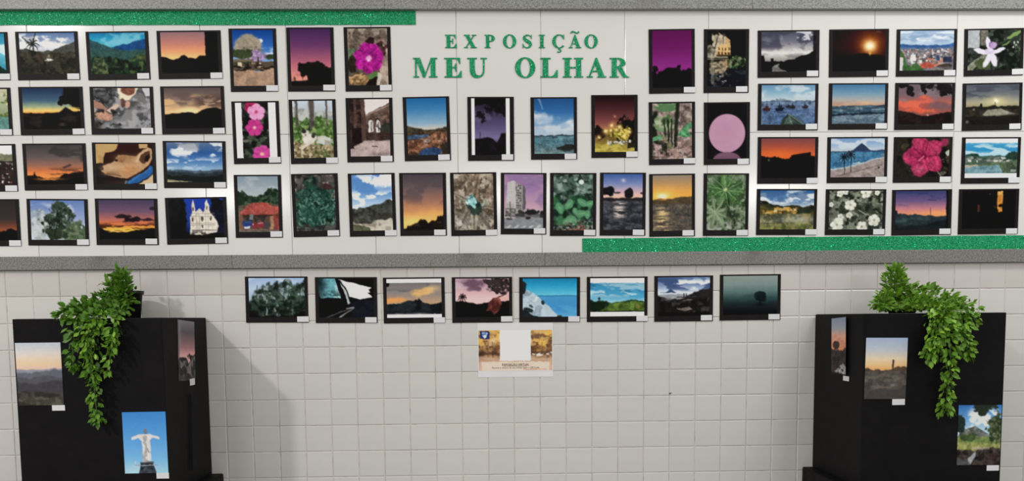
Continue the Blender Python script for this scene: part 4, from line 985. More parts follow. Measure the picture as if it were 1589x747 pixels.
@pic
def moored_boats(p):
    p.g((0, (104, 150, 190)), (.2, (140, 182, 206)), (.38, (196, 208, 214))); p.cl((206, 216, 222), 3, 5, .42, .66, 0, .34, .85); p.rd([(0, .41), (.15, .40), (.22, .385), (.5, .385), (.6, .40), (1, .385)], (84, 106, 126), .008, 20); p.bx(14, [(104, 126, 150), (128, 146, 168)], .02, .05, (.24, .335, .46, .36))
    p.rd([(0, .43), (1, .42)], (112, 136, 168), .002); p.tx((84, 112, 152), 4, .45, .7, .8, 26); p.gl(.4, .8, .6, .22, (64, 92, 138), .75); p.cl((128, 152, 184), 5, 40, .6, .72, .45, .8, .5)
    for u, v, k, c in ((.10, .60, .9, (72, 40, 42)), (.34, .60, .95, (30, 38, 56)), (.50, .545, .6, (46, 46, 60)), (.58, .56, .7, (44, 42, 50)), (.82, .55, .7, (50, 46, 60)), (.2, .475, .35, (76, 84, 100)), (.02, .5, .3, (80, 80, 90)), (.9, .46, .35, (60, 70, 90))):
        p.py([(u - .09 * k, v - .02), (u + .09 * k, v - .03), (u + .06 * k, v + .06 * k), (u - .06 * k, v + .06 * k)], c); p.rc(u - .035 * k, v - .09 * k, u + .045 * k, v - .02, tuple(min(255, q + 14) for q in c)); p.ln(u, v - .15 * k, u, v, .005, c); p.gl(u, v + .09 * k, .07 * k, .04 * k, (52, 70, 106), .6)
    p.py([(.36, 1), (.39, .86), (.5, .735), (.56, .73), (.66, .84), (.78, .97), (.78, 1)], (54, 70, 66)); p.py([(.42, .98), (.52, .76), (.66, .95)], (78, 98, 90)); p.ln(.51, .735, .58, 1, .008, (120, 138, 128)); p.ln(.53, .735, .77, .985, .008, (132, 146, 134)); p.ln(.5, .735, .40, .9, .008, (40, 50, 50))
@pic
def pastel_beach(p):
    p.g((0, (66, 124, 170)), (.25, (124, 160, 184)), (.42, (186, 178, 166)), (.52, (206, 160, 130))); p.cl((176, 134, 128), 3, 14, .5, .7, .44, .52, .7); p.gl(.65, .47, .12, .025, (232, 180, 130), .8); p.rd([(0, .55), (1, .525)], (62, 88, 106), .003); p.tx((44, 70, 88), 5, .42, .66, .8, 30)
    p.cl((140, 158, 168), 6, 44, .56, .7, .58, .70, .8); p.rd([(0, .74), (.3, .73), (.6, .71), (1, .71)], (32, 46, 60), .012, 20); p.rd([(0, .80), (.3, .78), (.6, .77), (1, .74)], (120, 142, 158), .012, 20); p.tx((84, 110, 132), 6, .42, .66, .9, 30); p.rd([(0, .95), (1, .94)], (96, 114, 128), .01)
@pic
def red_clouds(p):
    p.g((0, (112, 98, 108)), (.3, (128, 102, 108)), (.5, (206, 96, 76)), (.75, (150, 84, 78))); p.cl((138, 124, 134), 4, 5, .5, .7, .05, .45, .7); p.el(.28, .5, .34, .10, (232, 104, 78), rough=.4, soft=.4); p.el(.48, .40, .12, .1, (224, 104, 82), rough=.4, soft=.4); p.el(.45, .64, .3, .06, (236, 98, 66), rough=.5, soft=.4); p.cl((176, 84, 78), 4, 9, .55, .7, .35, .72, .8); p.el(.8, .55, .22, .1, (134, 92, 96), rough=.4, soft=.4)
    p.rd([(0, .66), (.2, .70), (.45, .78), (.6, .78), (.8, .74), (1, .68)], (36, 26, 26), .012); p.tx((58, 44, 42), 8, .55, .75, .6); p.gl(.55, .77, .02, .015, (255, 206, 150), .9)
    for u, v, a, b in ((.05, .04, .1, .06), (.2, .14, .06, .12), (.26, .25, .04, .06), (.46, .06, .06, .14), (.6, .05, .1, .08), (.8, .08, .14, .12), (.84, .24, .07, .08), (.95, .15, .08, .16), (.5, .2, .04, .05)): p.el(u, v, a, b, (36, 32, 34), rough=.5, fs=16)
@pic
def grey_lake_sun(p):
    p.g((0, (92, 96, 108)), (.25, (112, 116, 124)), (.45, (170, 164, 136)), (.55, (166, 152, 112))); p.cl((76, 80, 92), 3, 9, .45, .65, 0, .32, .8); p.gl(.57, .42, .22, .12, (222, 208, 150), .8); p.gl(.57, .41, .04, .045, (255, 252, 226), 1)
    p.rd([(0, .55), (.25, .54), (.4, .55), (.54, .52), (.6, .55), (.85, .53), (1, .52)], (44, 42, 36), .015); p.el(.29, .52, .025, .05, (36, 36, 32)); p.ln(.55, .44, .55, .56, .008, (60, 56, 46)); p.rd([(0, .62), (1, .62)], (54, 50, 44), .01); p.tx((72, 66, 56), 7, .5, .75, .7)
    p.py([(.36, .68), (.44, .62), (.64, .60), (.94, .74), (.62, .77), (.30, .76)], (150, 146, 128)); p.tx((122, 118, 104), 8, .5, .7); p.rd([(0, .80), (1, .78)], (38, 34, 32), .01); p.gl(.16, .61, .02, .02, (206, 200, 180), .8); p.gl(.03, .93, .03, .04, (140, 134, 124), .8)
@pic
def red_roofline(p):
    p.g((0, (134, 74, 80)), (.2, (182, 82, 64)), (.45, (238, 102, 44))); p.gl(.35, .42, .4, .14, (250, 116, 40), .6); p.rd([(0, .44), (.12, .47), (.3, .48), (.45, .50), (1, .46)], K, .02, 16); p.py([(.56, .42), (.9, .34), (.92, .34), (.92, .6), (.56, .6)], (36, 20, 18)); p.rc(.54, .46, 1, 1, K); p.gl(.15, .55, .02, .03, (90, 140, 110), .8); p.cl((34, 28, 27), 5, 7, .5, .75, .6, 1.1, .6)
@pic
def palm_beach(p):
    p.g((0, (112, 154, 204)), (.18, (160, 188, 216)), (.32, (196, 206, 214))); p.cl((206, 216, 226), 4, 6, .45, .62, 0, .3, .9); p.py([(.38, .33), (.46, .26), (.52, .17), (.57, .13), (.62, .17), (.7, .28), (.78, .33)], (46, 66, 100)); p.rd([(0, .335), (.4, .33), (.7, .31), (1, .30)], (56, 80, 110), .006); p.rd([(0, .355), (1, .35)], (62, 122, 166), .003); p.tx((86, 146, 184), 3, .45, .7, .7, 16)
    p.rd([(0, .78), (.3, .73), (.6, .62), (.8, .54), (1, .48)], (186, 196, 200), .008); p.rd([(0, .82), (.3, .76), (.6, .65), (.8, .57), (1, .51)], (168, 150, 146), .006); p.tx((146, 130, 130), 6, .5, .7, .7, 14); p.ln(.15, .95, .95, .68, .012, (120, 104, 100), .8); p.rc(.92, .4, 1, .5, (170, 150, 140), .4)
    p.palm(.25, .48, .13, .90, (30, 40, 46)); p.palm(.375, .42, .13, .86, (30, 40, 46)); p.el(.89, .76, .02, .025, (70, 64, 70)); p.ln(.42, .64, .54, .62, .008, (226, 230, 230))
@pic
def pink_hibiscus(p):
    p.g((0, (52, 44, 36)), (1, (42, 40, 34))); p.tx((76, 68, 50), 6, .5, .7, .7); p.tx((26, 26, 22), 8, .5, .7); p.el(.9, .12, .08, .1, (150, 46, 84), rough=.3); p.el(.96, .4, .04, .1, (190, 196, 176), rough=.4); p.ln(.7, .7, .85, .98, .012, (150, 140, 120)); p.cl((120, 120, 104), 10, 10, .65, .8, .4, 1, .8, .8)
    c, d = (196, 56, 104), (166, 36, 84)
    for a in (250, 322, 34, 106, 178): x, y = math.cos(math.radians(a)), math.sin(math.radians(a)); p.el(.52 + x * .19, .46 + y * .26, .21, .23, c, a, rough=.12); p.tx(d, 7, .5, .75, .7)
    for a in (286, 358, 70, 142, 214): x, y = math.cos(math.radians(a)), math.sin(math.radians(a)); p.ln(.52, .46, .52 + x * .25, .46 + y * .36, .012, (150, 26, 74), .7)
    p.el(.52, .46, .05, .07, (132, 22, 62)); p.ln(.52, .46, .42, .58, .014, (214, 110, 140)); p.gl(.42, .82, .12, .12, (240, 120, 160), .5)
@pic
def river_town(p):
    p.g((0, (206, 224, 230)), (.16, (60, 158, 206)), (.3, (46, 150, 206)), (.42, (150, 204, 222))); p.cl((206, 226, 232), 3, 10, .45, .65, .14, .42, .85); p.rd([(0, .42), (.12, .38), (.3, .44), (.6, .42), (.8, .42), (1, .36)], (60, 94, 98), .02); p.rd([(0, .47), (1, .46)], (84, 108, 92), .02); p.bx(46, [(206, 206, 196), (150, 150, 140), (60, 84, 66), (120, 128, 120)], .06, .05, (0, .46, .85, .56)); p.el(.92, .44, .12, .1, (40, 66, 56), rough=.3); p.el(.14, .42, .1, .05, (46, 74, 66), rough=.4)
    p.rd([(0, .66), (.3, .66), (.6, .6), (1, .58)], (96, 116, 82), .02); p.rd([(0, .70), (.4, .68), (.66, .67), (.74, .9), (.76, 1.2), (1, 1.3)], (126, 164, 174), .008); p.tx((96, 136, 150), 4, .45, .7, .8, 16); p.py([(0, .66), (.3, .67), (.1, .73), (0, .73)], (180, 172, 150)); p.rc(.72, .62, 1, .9, (80, 98, 76), .9); p.tx((54, 70, 56), 10, .5, .7); p.rc(.88, .78, .97, .84, (160, 166, 166))
    p.rc(0, 0, 1, .11, W_); p.rc(0, .885, 1, 1, W_)
@pic
def yellow_lakeside(p):
    p.g((0, (44, 96, 160)), (.2, (96, 144, 194)), (.4, (190, 206, 220))); p.cl((226, 230, 234), 3, 5, .40, .58, 0, .38, .95); p.cl((70, 110, 160), 5, 8, .58, .72, 0, .34, .7)
    p.rd([(0, .24), (.1, .30), (.25, .38), (.4, .40), (.6, .37), (.8, .42), (1, .38)], (62, 62, 44), .02); p.tx((36, 40, 32), 9, .5, .7); p.rd([(0, .40), (.2, .46), (.45, .46), (1, .50)], (92, 82, 42), .02); p.bx(34, [(206, 160, 66), (176, 130, 54), (70, 58, 36), (226, 200, 140)], .06, .06, (.03, .42, .7, .56)); p.rc(.32, .45, .48, .52, (196, 154, 86)); p.el(.86, .52, .18, .06, (48, 58, 40), rough=.3)
    p.rd([(0, .60), (1, .60)], (104, 100, 70), .004); p.tx((150, 132, 70), 7, .5, .65, .8, 5); p.tx((64, 70, 54), 8, .55, .7, .8, 6); p.gl(.7, .75, .3, .1, (176, 186, 190), .6); p.cl((180, 176, 130), 5, 10, .5, .7, .66, .82, .7); p.rd([(0, .86), (.5, .82), (1, .88)], (134, 134, 78), .02); p.tx((96, 104, 56), 9, .5, .7)
@pic
def white_blossoms(p):
    p.g((0, (112, 118, 100)), (1, (104, 110, 96))); p.tx((64, 70, 58), 8, .42, .62); p.tx((152, 158, 140), 11, .62, .75, .8); p.tx((46, 50, 42), 14, .62, .75)
    for u, v, r, a in ((.4, .37, .15, 0), (.16, .87, .17, 30), (.84, .76, .16, 10), (.62, .92, .14, 50), (.38, .63, .08, 0), (.68, .06, .14, 20), (.2, .08, .1, 0), (.88, .06, .07, 0), (.3, .04, .08, 30), (.22, .68, .09, 0), (.04, .36, .07, 0)):
        p.fl(u, v, r, 5, (232, 232, 220), (190, 190, 172), (150, 150, 116), a, .3)
    p.ln(.55, .5, .74, .64, .012, (160, 166, 140))
@pic
def violet_shore(p):
    p.g((0, (62, 70, 124)), (.25, (116, 92, 140)), (.45, (206, 128, 142)), (.62, (250, 156, 104))); p.cl((52, 64, 116), 3, 8, .45, .65, 0, .34, .7); p.gl(.85, .58, .3, .08, (255, 170, 96), .7); p.rd([(0, .56), (.08, .58), (.2, .60), (.35, .60), (.45, .62), (.62, .64), (.8, .66), (.95, .64), (1, .64)], (46, 60, 66), .012, 16); p.rc(0, .5, .04, .6, (40, 40, 60)); p.ln(.66, .44, .66, .64, .006, (90, 60, 70))
    p.cl((66, 88, 94), 3, 14, .5, .7, .66, .84, .8, 0, .6); p.rd([(0, .86), (.5, .88), (1, .72)], (34, 40, 44), .02); p.tx((56, 60, 58), 8, .55, .75, .6); p.rc(.95, 0, 1, 1, K)
@pic
def dark_doorway(p):
    p.g((0, (20, 17, 17)), (1, (17, 14, 14))); p.gl(.66, .3, .03, .3, (60, 34, 14), .8); p.py([(.655, .04), (.755, .02), (.745, .56), (.66, .56)], (214, 140, 54)); p.tx((240, 184, 96), 6, .5, .7, .8); p.el(.71, .40, .05, .045, (40, 24, 16), rough=.3); p.rc(.66, .5, .68, .58, (80, 50, 20)); p.rc(.29, .38, .33, .56, (96, 62, 40), .8); p.gl(.51, .1, .02, .02, (120, 100, 80), .8); p.rd([(0, .62), (.3, .58), (.5, .52), (.7, .6), (1, .6)], (26, 20, 20), .01); p.gl(.62, .44, .015, .03, (120, 70, 26), .8)

# ---- row under the ledge
@pic
def bamboo_grove(p):
    p.g((0, (150, 178, 214)), (.3, (176, 196, 222)), (1, (120, 140, 150))); p.cl((214, 224, 236), 3, 4, .5, .75, 0, .4, .7); p.rd([(0, .56), (.1, .42), (.22, .30), (.35, .18), (.5, .10), (.65, .06), (.8, .16), (.88, .06), (1, .02)], (66, 84, 74), .10, 12, .05); p.tx((34, 46, 40), 14, .42, .6, 1, 10); p.tx((150, 172, 178), 18, .62, .76, .8, 14)
    for i in range(12): p.ln(.12 + i * .07, .95, .16 + i * .065 + (i % 3) * .02, .2 + (i % 4) * .06, .008, (52, 70, 56), .8)
    p.rd([(0, .66), (.3, .6), (.6, .68), (1, .6)], (28, 37, 32), .08, 12, .05); p.tx((52, 68, 58), 14, .5, .7, .8); p.cl((176, 190, 196), 22, 6, .66, .78, .75, .96, .8, .25, .75); p.rd([(0, .88), (.2, .95), (.8, .96), (1, .82)], (20, 22, 22), .04)
@pic
def car_window(p):
    p.g((0, (18, 16, 17)), (1, (16, 15, 16))); p.py([(.0, 0), (.3, 0), (.40, .5), (.04, .5), (.0, .3)], (96, 160, 170)); p.tx((160, 200, 206), 5, .45, .7, .9); p.gl(.02, .1, .1, .4, (24, 40, 44), .9); p.rd([(0, .5), (.15, .48), (.3, .50), (.42, .56), (.43, 1.2), (1, 1.3)], (24, 26, 26), .02); p.gl(.24, .34, .02, .03, (40, 60, 60), .9); p.cl((44, 66, 66), 10, 10, .55, .7, .36, .55, .8, 0, .42)
    p.py([(.36, .02), (.96, .24), (.90, .30), (.94, .36), (.88, .38), (.95, .44), (.97, .49), (.74, .53), (.64, .50), (.54, .46)], (226, 226, 226)); p.py([(.37, .04), (.43, .06), (.52, .28), (.56, .46), (.57, .62), (.53, .66), (.5, .5), (.44, .26)], (176, 186, 188)); p.ln(.38, .05, .5, .28, .014, (20, 18, 19)); p.ln(.5, .28, .57, .6, .014, (20, 18, 19)); p.rd([(.0, 1.2), (.56, 1.2), (.58, .62), (.75, .56), (1, .54)], (30, 34, 42), .01)
    p.ln(.15, .99, .62, .74, .010, (92, 90, 90)); p.ln(.36, 1.0, .62, .77, .014, (150, 148, 148), w1=.006); p.ln(.5, .76, .64, .75, .008, (190, 190, 190)); p.ln(.33, .02, .46, .56, .03, (20, 18, 19))
@pic
def twin_peaks(p):
    p.g((.0, (112, 108, 112)), (.35, (140, 130, 128)), (.55, (176, 146, 120)), (.7, (200, 160, 110))); p.cl((88, 82, 90), 3, 8, .45, .65, .3, .52, .8, 0, .5); p.el(.66, .36, .26, .1, (218, 172, 106), -12, rough=.4, soft=.4); p.el(.16, .55, .2, .06, (226, 156, 84), rough=.3, soft=.4); p.gl(.86, .25, .12, .08, (226, 186, 126), .6); p.cl((98, 96, 104), 4, 7, .55, .7, .1, .3, .7)
    p.rd([(0, .64), (.15, .65), (.3, .60), (.4, .55), (.48, .56), (.53, .52), (.55, .56), (.58, .50), (.62, .55), (.66, .62), (.78, .66), (1, .60)], (38, 44, 48), .006); p.tx((26, 30, 32), 6, .5, .7); p.rd([(0, .84), (1, .83)], (34, 36, 40), .01); p.rc(0, .88, .8, .9, (92, 92, 96)); p.rc(0, 0, 1, .10, (226, 222, 220)); p.rc(0, .91, 1, 1, W_); p.el(.02, .14, .03, .06, K)
@pic
def pink_dusk_leaf(p):
    p.g((0, (176, 140, 158)), (.25, (196, 158, 168)), (.5, (226, 184, 184)), (.6, (232, 190, 186))); p.el(.33, .12, .2, .12, (116, 84, 104), rough=.35, soft=.4); p.el(.38, .28, .12, .06, (120, 88, 106), rough=.4, soft=.4); p.cl((206, 180, 190), 3, 6, .5, .7, 0, .4, .6); p.el(.86, .16, .24, .2, (54, 44, 46), rough=.5, fs=14); p.tx((150, 116, 124), 20, .6, .72, .9); p.el(.68, .1, .14, .08, (60, 50, 52), rough=.5, fs=16); p.el(.78, .32, .05, .08, (60, 46, 48), rough=.4)
    p.palm(.13, .48, .11, .6, (30, 24, 28)); p.rd([(0, .60), (.1, .56), (.2, .60), (.4, .66), (.6, .63), (.8, .56), (1, .58)], (22, 18, 19), .015); p.py([(.70, .50), (.78, .46), (.92, .48), (.98, .42), (1, .56), (.92, .60), (.8, .58)], (226, 168, 164)); p.ln(.7, .55, .94, .40, .012, (96, 56, 50))
    p.py([(.62, .62), (.70, .50), (.82, .52), (.86, .64), (.80, .84), (.72, .94), (.64, .82), (.57, .84), (.60, .72)], (122, 66, 56)); p.tx((92, 44, 40), 9, .5, .7)
@pic
def rocky_blue_bay(p):
    p.g((0, (22, 128, 176)), (.2, (40, 160, 206)), (.44, (96, 192, 218)), (.46, (66, 150, 202)), (.8, (60, 146, 206)), (1, (90, 170, 216))); p.ln(0, .455, 1, .45, .008, (32, 104, 156)); p.cl((92, 172, 216), 3, 14, .55, .75, .5, 1, .5)
    p.py([(0, .36), (.08, .30), (.2, .38), (.3, .48), (.36, .60), (.48, .72), (.55, .84), (.64, .96), (.66, 1), (0, 1)], (178, 196, 206)); p.tx((136, 156, 170), 7, .5, .7, .8); p.tx((212, 222, 226), 8, .6, .75, .8); p.el(.1, .82, .1, .06, (46, 56, 62), 10, rough=.3); p.el(.02, .22, .05, .14, (36, 44, 46), rough=.4); p.py([(0, .80), (.1, .86), (.16, .94), (.3, 1), (0, 1)], (36, 42, 46)); p.el(.37, .62, .03, .05, (44, 62, 68), rough=.4); p.el(.16, .72, .05, .03, (70, 84, 92), 30); p.el(.68, .98, .05, .03, (60, 66, 60), rough=.4)
@pic
def green_field(p):
    p.g((0, (44, 126, 166)), (.25, (56, 146, 190)), (.5, (72, 164, 204)), (.62, (150, 200, 216))); p.cl((150, 190, 204), 3, 8, .42, .6, .12, .5, .85); p.cl((34, 104, 146), 3, 8, .55, .7, .12, .36, .7); p.cl((190, 214, 220), 5, 14, .62, .75, .3, .6, .8)
    p.rd([(0, .56), (.1, .60), (.2, .58), (.35, .64), (.6, .62), (.7, .58), (.82, .57), (1, .62)], (34, 66, 42), .015); p.rd([(0, .66), (.3, .66), (.6, .62), (.8, .60), (1, .64)], (88, 116, 46), .008); p.tx((66, 92, 38), 7, .5, .7); p.el(.12, .72, .22, .14, (26, 42, 26), rough=.3); p.el(.88, .74, .06, .06, (120, 128, 56), rough=.4); p.ln(.17, .5, .17, .6, .008, (40, 60, 50)); p.el(.17, .54, .025, .03, (36, 60, 48))
    p.rc(0, 0, 1, .125, (228, 222, 218)); p.rc(0, .88, 1, 1, W_); p.rc(0, .85, 1, .88, (28, 30, 26))
@pic
def storm_valley(p):
    p.g((0, (92, 116, 160)), (.2, (120, 142, 180)), (.4, (214, 222, 230)), (.5, (160, 168, 180))); p.cl((60, 82, 128), 3, 6, .42, .6, 0, .34, .9); p.cl((226, 230, 234), 4, 8, .5, .65, .06, .36, .95, .3); p.py([(.04, .40), (.16, .38), (.22, .32), (.26, .30), (.3, .37), (.36, .40)], (56, 84, 120)); p.rd([(0, .44), (.4, .44), (.7, .42), (1, .42)], (150, 156, 160), .01)
    p.rd([(0, .60), (.1, .56), (.3, .52), (.5, .50), (.7, .40), (.85, .33), (1, .30)], (44, 42, 42), .02); p.rd([(0, .44), (.06, .5), (.2, .56), (.4, .66), (1, .52)], (34, 31, 31), .02); p.tx((70, 64, 60), 10, .58, .75, .8); p.cl((176, 176, 174), 5, 24, .58, .7, .50, .6, .9, .2, .7); p.py([(.36, .80), (.5, .78), (.6, .76), (.66, .82), (.56, .86), (.44, .84)], (120, 106, 98)); p.gl(.2, .56, .06, .04, (120, 124, 132), .7); p.rd([(0, .9), (1, .9)], (24, 21, 22), .02)
    p.ln(.50, .42, .50, .5, .008, (40, 40, 42)); p.ln(.54, .42, .54, .5, .008, (40, 40, 42))
@pic
def misty_tree(p):
    p.g((0, (136, 148, 144)), (.22, (122, 142, 138)), (.42, (88, 116, 114)), (.58, (52, 78, 78)), (.7, (38, 50, 54)), (1, (20, 18, 21))); p.cl((46, 74, 76), 4, 10, .5, .75, .46, .66, .6)
    p.el(.68, .53, .10, .13, (24, 38, 40), rough=.25, fs=14); p.el(.66, .47, .06, .07, (26, 40, 42), rough=.3, fs=14); p.el(.74, .60, .05, .07, (24, 36, 38), rough=.3); p.rc(.66, .6, .70, .74, (26, 32, 35)); p.gl(.68, .74, .14, .05, (26, 28, 31), .7)

# ---- prints on the black boxes and the notice
@pic
def dusk_ranges(p):
    p.g((0, (176, 186, 198)), (.18, (206, 196, 188)), (.34, (230, 188, 150)), (.44, (206, 176, 164))); p.rd([(0, .42), (.3, .425), (.6, .43), (1, .41)], (138, 138, 150), .008); p.rd([(0, .46), (.3, .48), (.55, .46), (.8, .43), (1, .45)], (100, 102, 114), .012); p.rd([(0, .54), (.3, .56), (.6, .52), (1, .56)], (86, 86, 94), .012); p.rd([(0, .62), (.4, .66), (.7, .62), (1, .60)], (72, 70, 74), .012); p.rd([(0, .78), (.4, .76), (.7, .80), (1, .78)], (76, 72, 68), .012); p.tx((58, 54, 52), 6, .5, .7); p.rd([(0, .90), (.3, .86), (.6, .88), (1, .86)], (92, 88, 76), .012); p.tx((72, 68, 60), 7, .5, .7); p.rd([(0, .93), (.4, 1.0), (.5, 1.1), (1, 1.2)], (58, 54, 50), .01)
    p.d *= .25
@pic
def pale_statue(p):
    p.g((0, (62, 134, 206)), (.4, (84, 154, 216)), (.8, (116, 178, 224)), (1, (150, 196, 228))); p.gl(.3, .95, .4, .12, (176, 206, 228), .6); c = (206, 202, 200)
    p.ln(.22, .43, .42, .38, .022, c); p.ln(.60, .38, .80, .43, .022, c); p.py([(.34, .40), (.44, .36), (.58, .36), (.68, .40), (.62, .47), (.40, .47)], c); p.py([(.42, .36), (.60, .36), (.62, .60), (.62, .82), (.42, .82), (.43, .6)], c); p.tx((150, 150, 154), 12, .5, .7, .7, 6); p.ln(.46, .5, .58, .66, .008, (150, 148, 150)); p.el(.515, .315, .042, .04, (120, 122, 130)); p.rc(.36, .81, .68, .835, (86, 90, 100)); p.py([(.37, .835), (.66, .835), (.72, 1), (.33, 1)], (72, 76, 86)); p.tx((50, 54, 62), 8, .5, .7); p.rc(.25, .80, .27, .9, (196, 196, 196)); p.rc(.25, .86, .78, .875, (150, 156, 166))
@pic
def dusk_side_tree(p):
    p.g((0, (130, 126, 132)), (.2, (100, 90, 96)), (.45, (170, 120, 124)), (.6, (236, 172, 166))); p.gl(.05, .2, .12, .4, (150, 148, 152), .7); p.el(.9, .62, .3, .07, (44, 40, 42), rough=.4); p.el(.2, .66, .3, .05, (50, 44, 46), rough=.4); p.rd([(0, .68), (.4, .66), (.6, .68), (1, .6)], (58, 54, 54), .03); p.tx((110, 104, 104), 6, .55, .7); p.rc(0, .9, 1, 1, (70, 66, 66), .6); p.rc(0, 0, .08, 1, (86, 82, 86), .5)
@pic
def side_sunset_house(p):
    p.g((0, (128, 144, 168)), (.2, (160, 160, 172)), (.34, (230, 164, 132)), (.5, (226, 140, 96))); p.cl((196, 134, 116), 2, 6, .5, .7, .25, .5, .7); p.el(.25, .48, .2, .07, (70, 56, 54), rough=.4); p.rd([(0, .55), (.4, .56), (.7, .58), (.9, .52), (1, .54)], (72, 64, 66), .02); p.tx((52, 48, 50), 6, .5, .7); p.py([(.1, .98), (.55, .84), (.75, .80), (1, .86), (1, 1)], (150, 146, 146)); p.bx(8, [(60, 58, 60), (196, 192, 188)], .1, .03, (.4, .86, .9, .95)); p.rd([(0, .96), (1, .99)], (40, 38, 40), .01)
@pic
def dusk_field_tower(p):
    p.g((0, (150, 166, 194)), (.2, (176, 182, 190)), (.35, (214, 192, 158)), (.5, (226, 168, 104))); p.rd([(0, .50), (.2, .52), (.4, .53), (.6, .50), (.75, .48), (.9, .47), (1, .46)], (66, 58, 52), .015); p.ln(.67, .37, .67, .52, .014, (56, 52, 54)); p.rd([(0, .55), (.4, .54), (1, .53)], (88, 82, 76), .006); p.tx((74, 69, 65), 8, .5, .7); p.cl((112, 104, 96), 4, 20, .55, .75, .55, .9, .6); p.rd([(0, .84), (1, .84)], (76, 71, 68), .02); p.gl(.68, .77, .06, .025, (132, 126, 118), .9); p.gl(.5, .5, .6, .03, (230, 160, 92), .25)
    p.d *= .25
@pic
def stream_and_peak(p):
    p.g((0, (54, 116, 190)), (.2, (96, 154, 212)), (.4, (170, 200, 226))); p.cl((232, 236, 240), 3, 4, .38, .55, .08, .42, 1, .25, .9); p.el(.58, .24, .22, .09, (228, 232, 236), rough=.4, soft=.3); p.py([(.05, .46), (.2, .39), (.4, .35), (.55, .41), (.7, .48), (.7, .6), (0, .6)], (112, 116, 112)); p.tx((84, 92, 84), 8, .5, .7, .8); p.rd([(0, .50), (.3, .52), (.6, .50), (1, .54)], (112, 130, 72), .03); p.el(.28, .54, .18, .07, (66, 84, 50), rough=.4); p.el(.06, .28, .12, .14, (42, 56, 50), rough=.4); p.el(.9, .38, .2, .24, (54, 66, 46), rough=.35, fs=14); p.tx((92, 102, 70), 18, .5, .7); p.el(.6, .04, .24, .08, (46, 56, 46), rough=.5, fs=14); p.el(.56, .13, .1, .05, (50, 60, 50), rough=.5)
    p.rd([(0, .62), (.4, .62), (1, .66)], (142, 146, 82), .015); p.tx((92, 104, 56), 8, .5, .7); p.rd([(0, .72), (.4, .76), (.6, .70), (1, .72)], (74, 64, 60), .02); p.tx((46, 40, 40), 9, .5, .7); p.rc(.35, .70, .75, .74, (176, 162, 140), .7); p.py([(.22, .92), (.38, .80), (.44, .78), (.42, .86), (.34, .98), (.2, 1)], (150, 152, 156)); p.rd([(0, .86), (.25, .9), (.4, 1.1), (1, 1.2)], (84, 84, 84), .02); p.el(.82, .86, .2, .05, (66, 52, 50), rough=.3)
@pic
def notice(p):
    p.g((0, (206, 168, 110)), (.3, (190, 142, 84)), (.6, (150, 106, 70)), (.7, (196, 160, 130)), (1, (206, 176, 152))); p.cl((226, 172, 74), 6, 6, .45, .62, 0, .45, .9); p.cl((128, 84, 48), 7, 7, .52, .7, .05, .65, .9); p.cl((238, 216, 176), 8, 8, .62, .75, .2, .5, .7, .15, .3)
    for u, w in ((.06, .014), (.19, .012), (.13, .008), (.77, .012), (.94, .028), (.86, .008)): p.ln(u, .3, u, .65, w, (104, 76, 56), .7)
    p.cl((96, 68, 52), 14, 12, .5, .66, .1, .6, .8); p.cl((214, 170, 96), 16, 14, .56, .7, .0, .45, .8); p.cl((70, 52, 44), 5, 14, .45, .6, .56, .66, .9); p.d[:] = .8; p.d[p.v > .66] = .2; p.bx(12, [(236, 214, 200), (150, 120, 104)], .03, .05, (.7, .55, .98, .6)); p.cl((176, 138, 108), 5, 20, .45, .65, .68, .78, .8)
    p.rc(.045, .77, .955, 1, (226, 196, 178)); p.rc(.295, 0, .705, .75, (236, 236, 238))
    p.rc(.02, .03, .155, .22, (44, 56, 104)); p.py([(.05, .06), (.135, .07), (.115, .16), (.09, .205), (.065, .15)], (206, 216, 234)); p.el(.078, .11, .018, .03, (86, 120, 176)); p.el(.105, .10, .014, .03, (96, 130, 186))
    p.ln(.62, .965, .92, .965, .008, (176, 140, 122), .8)

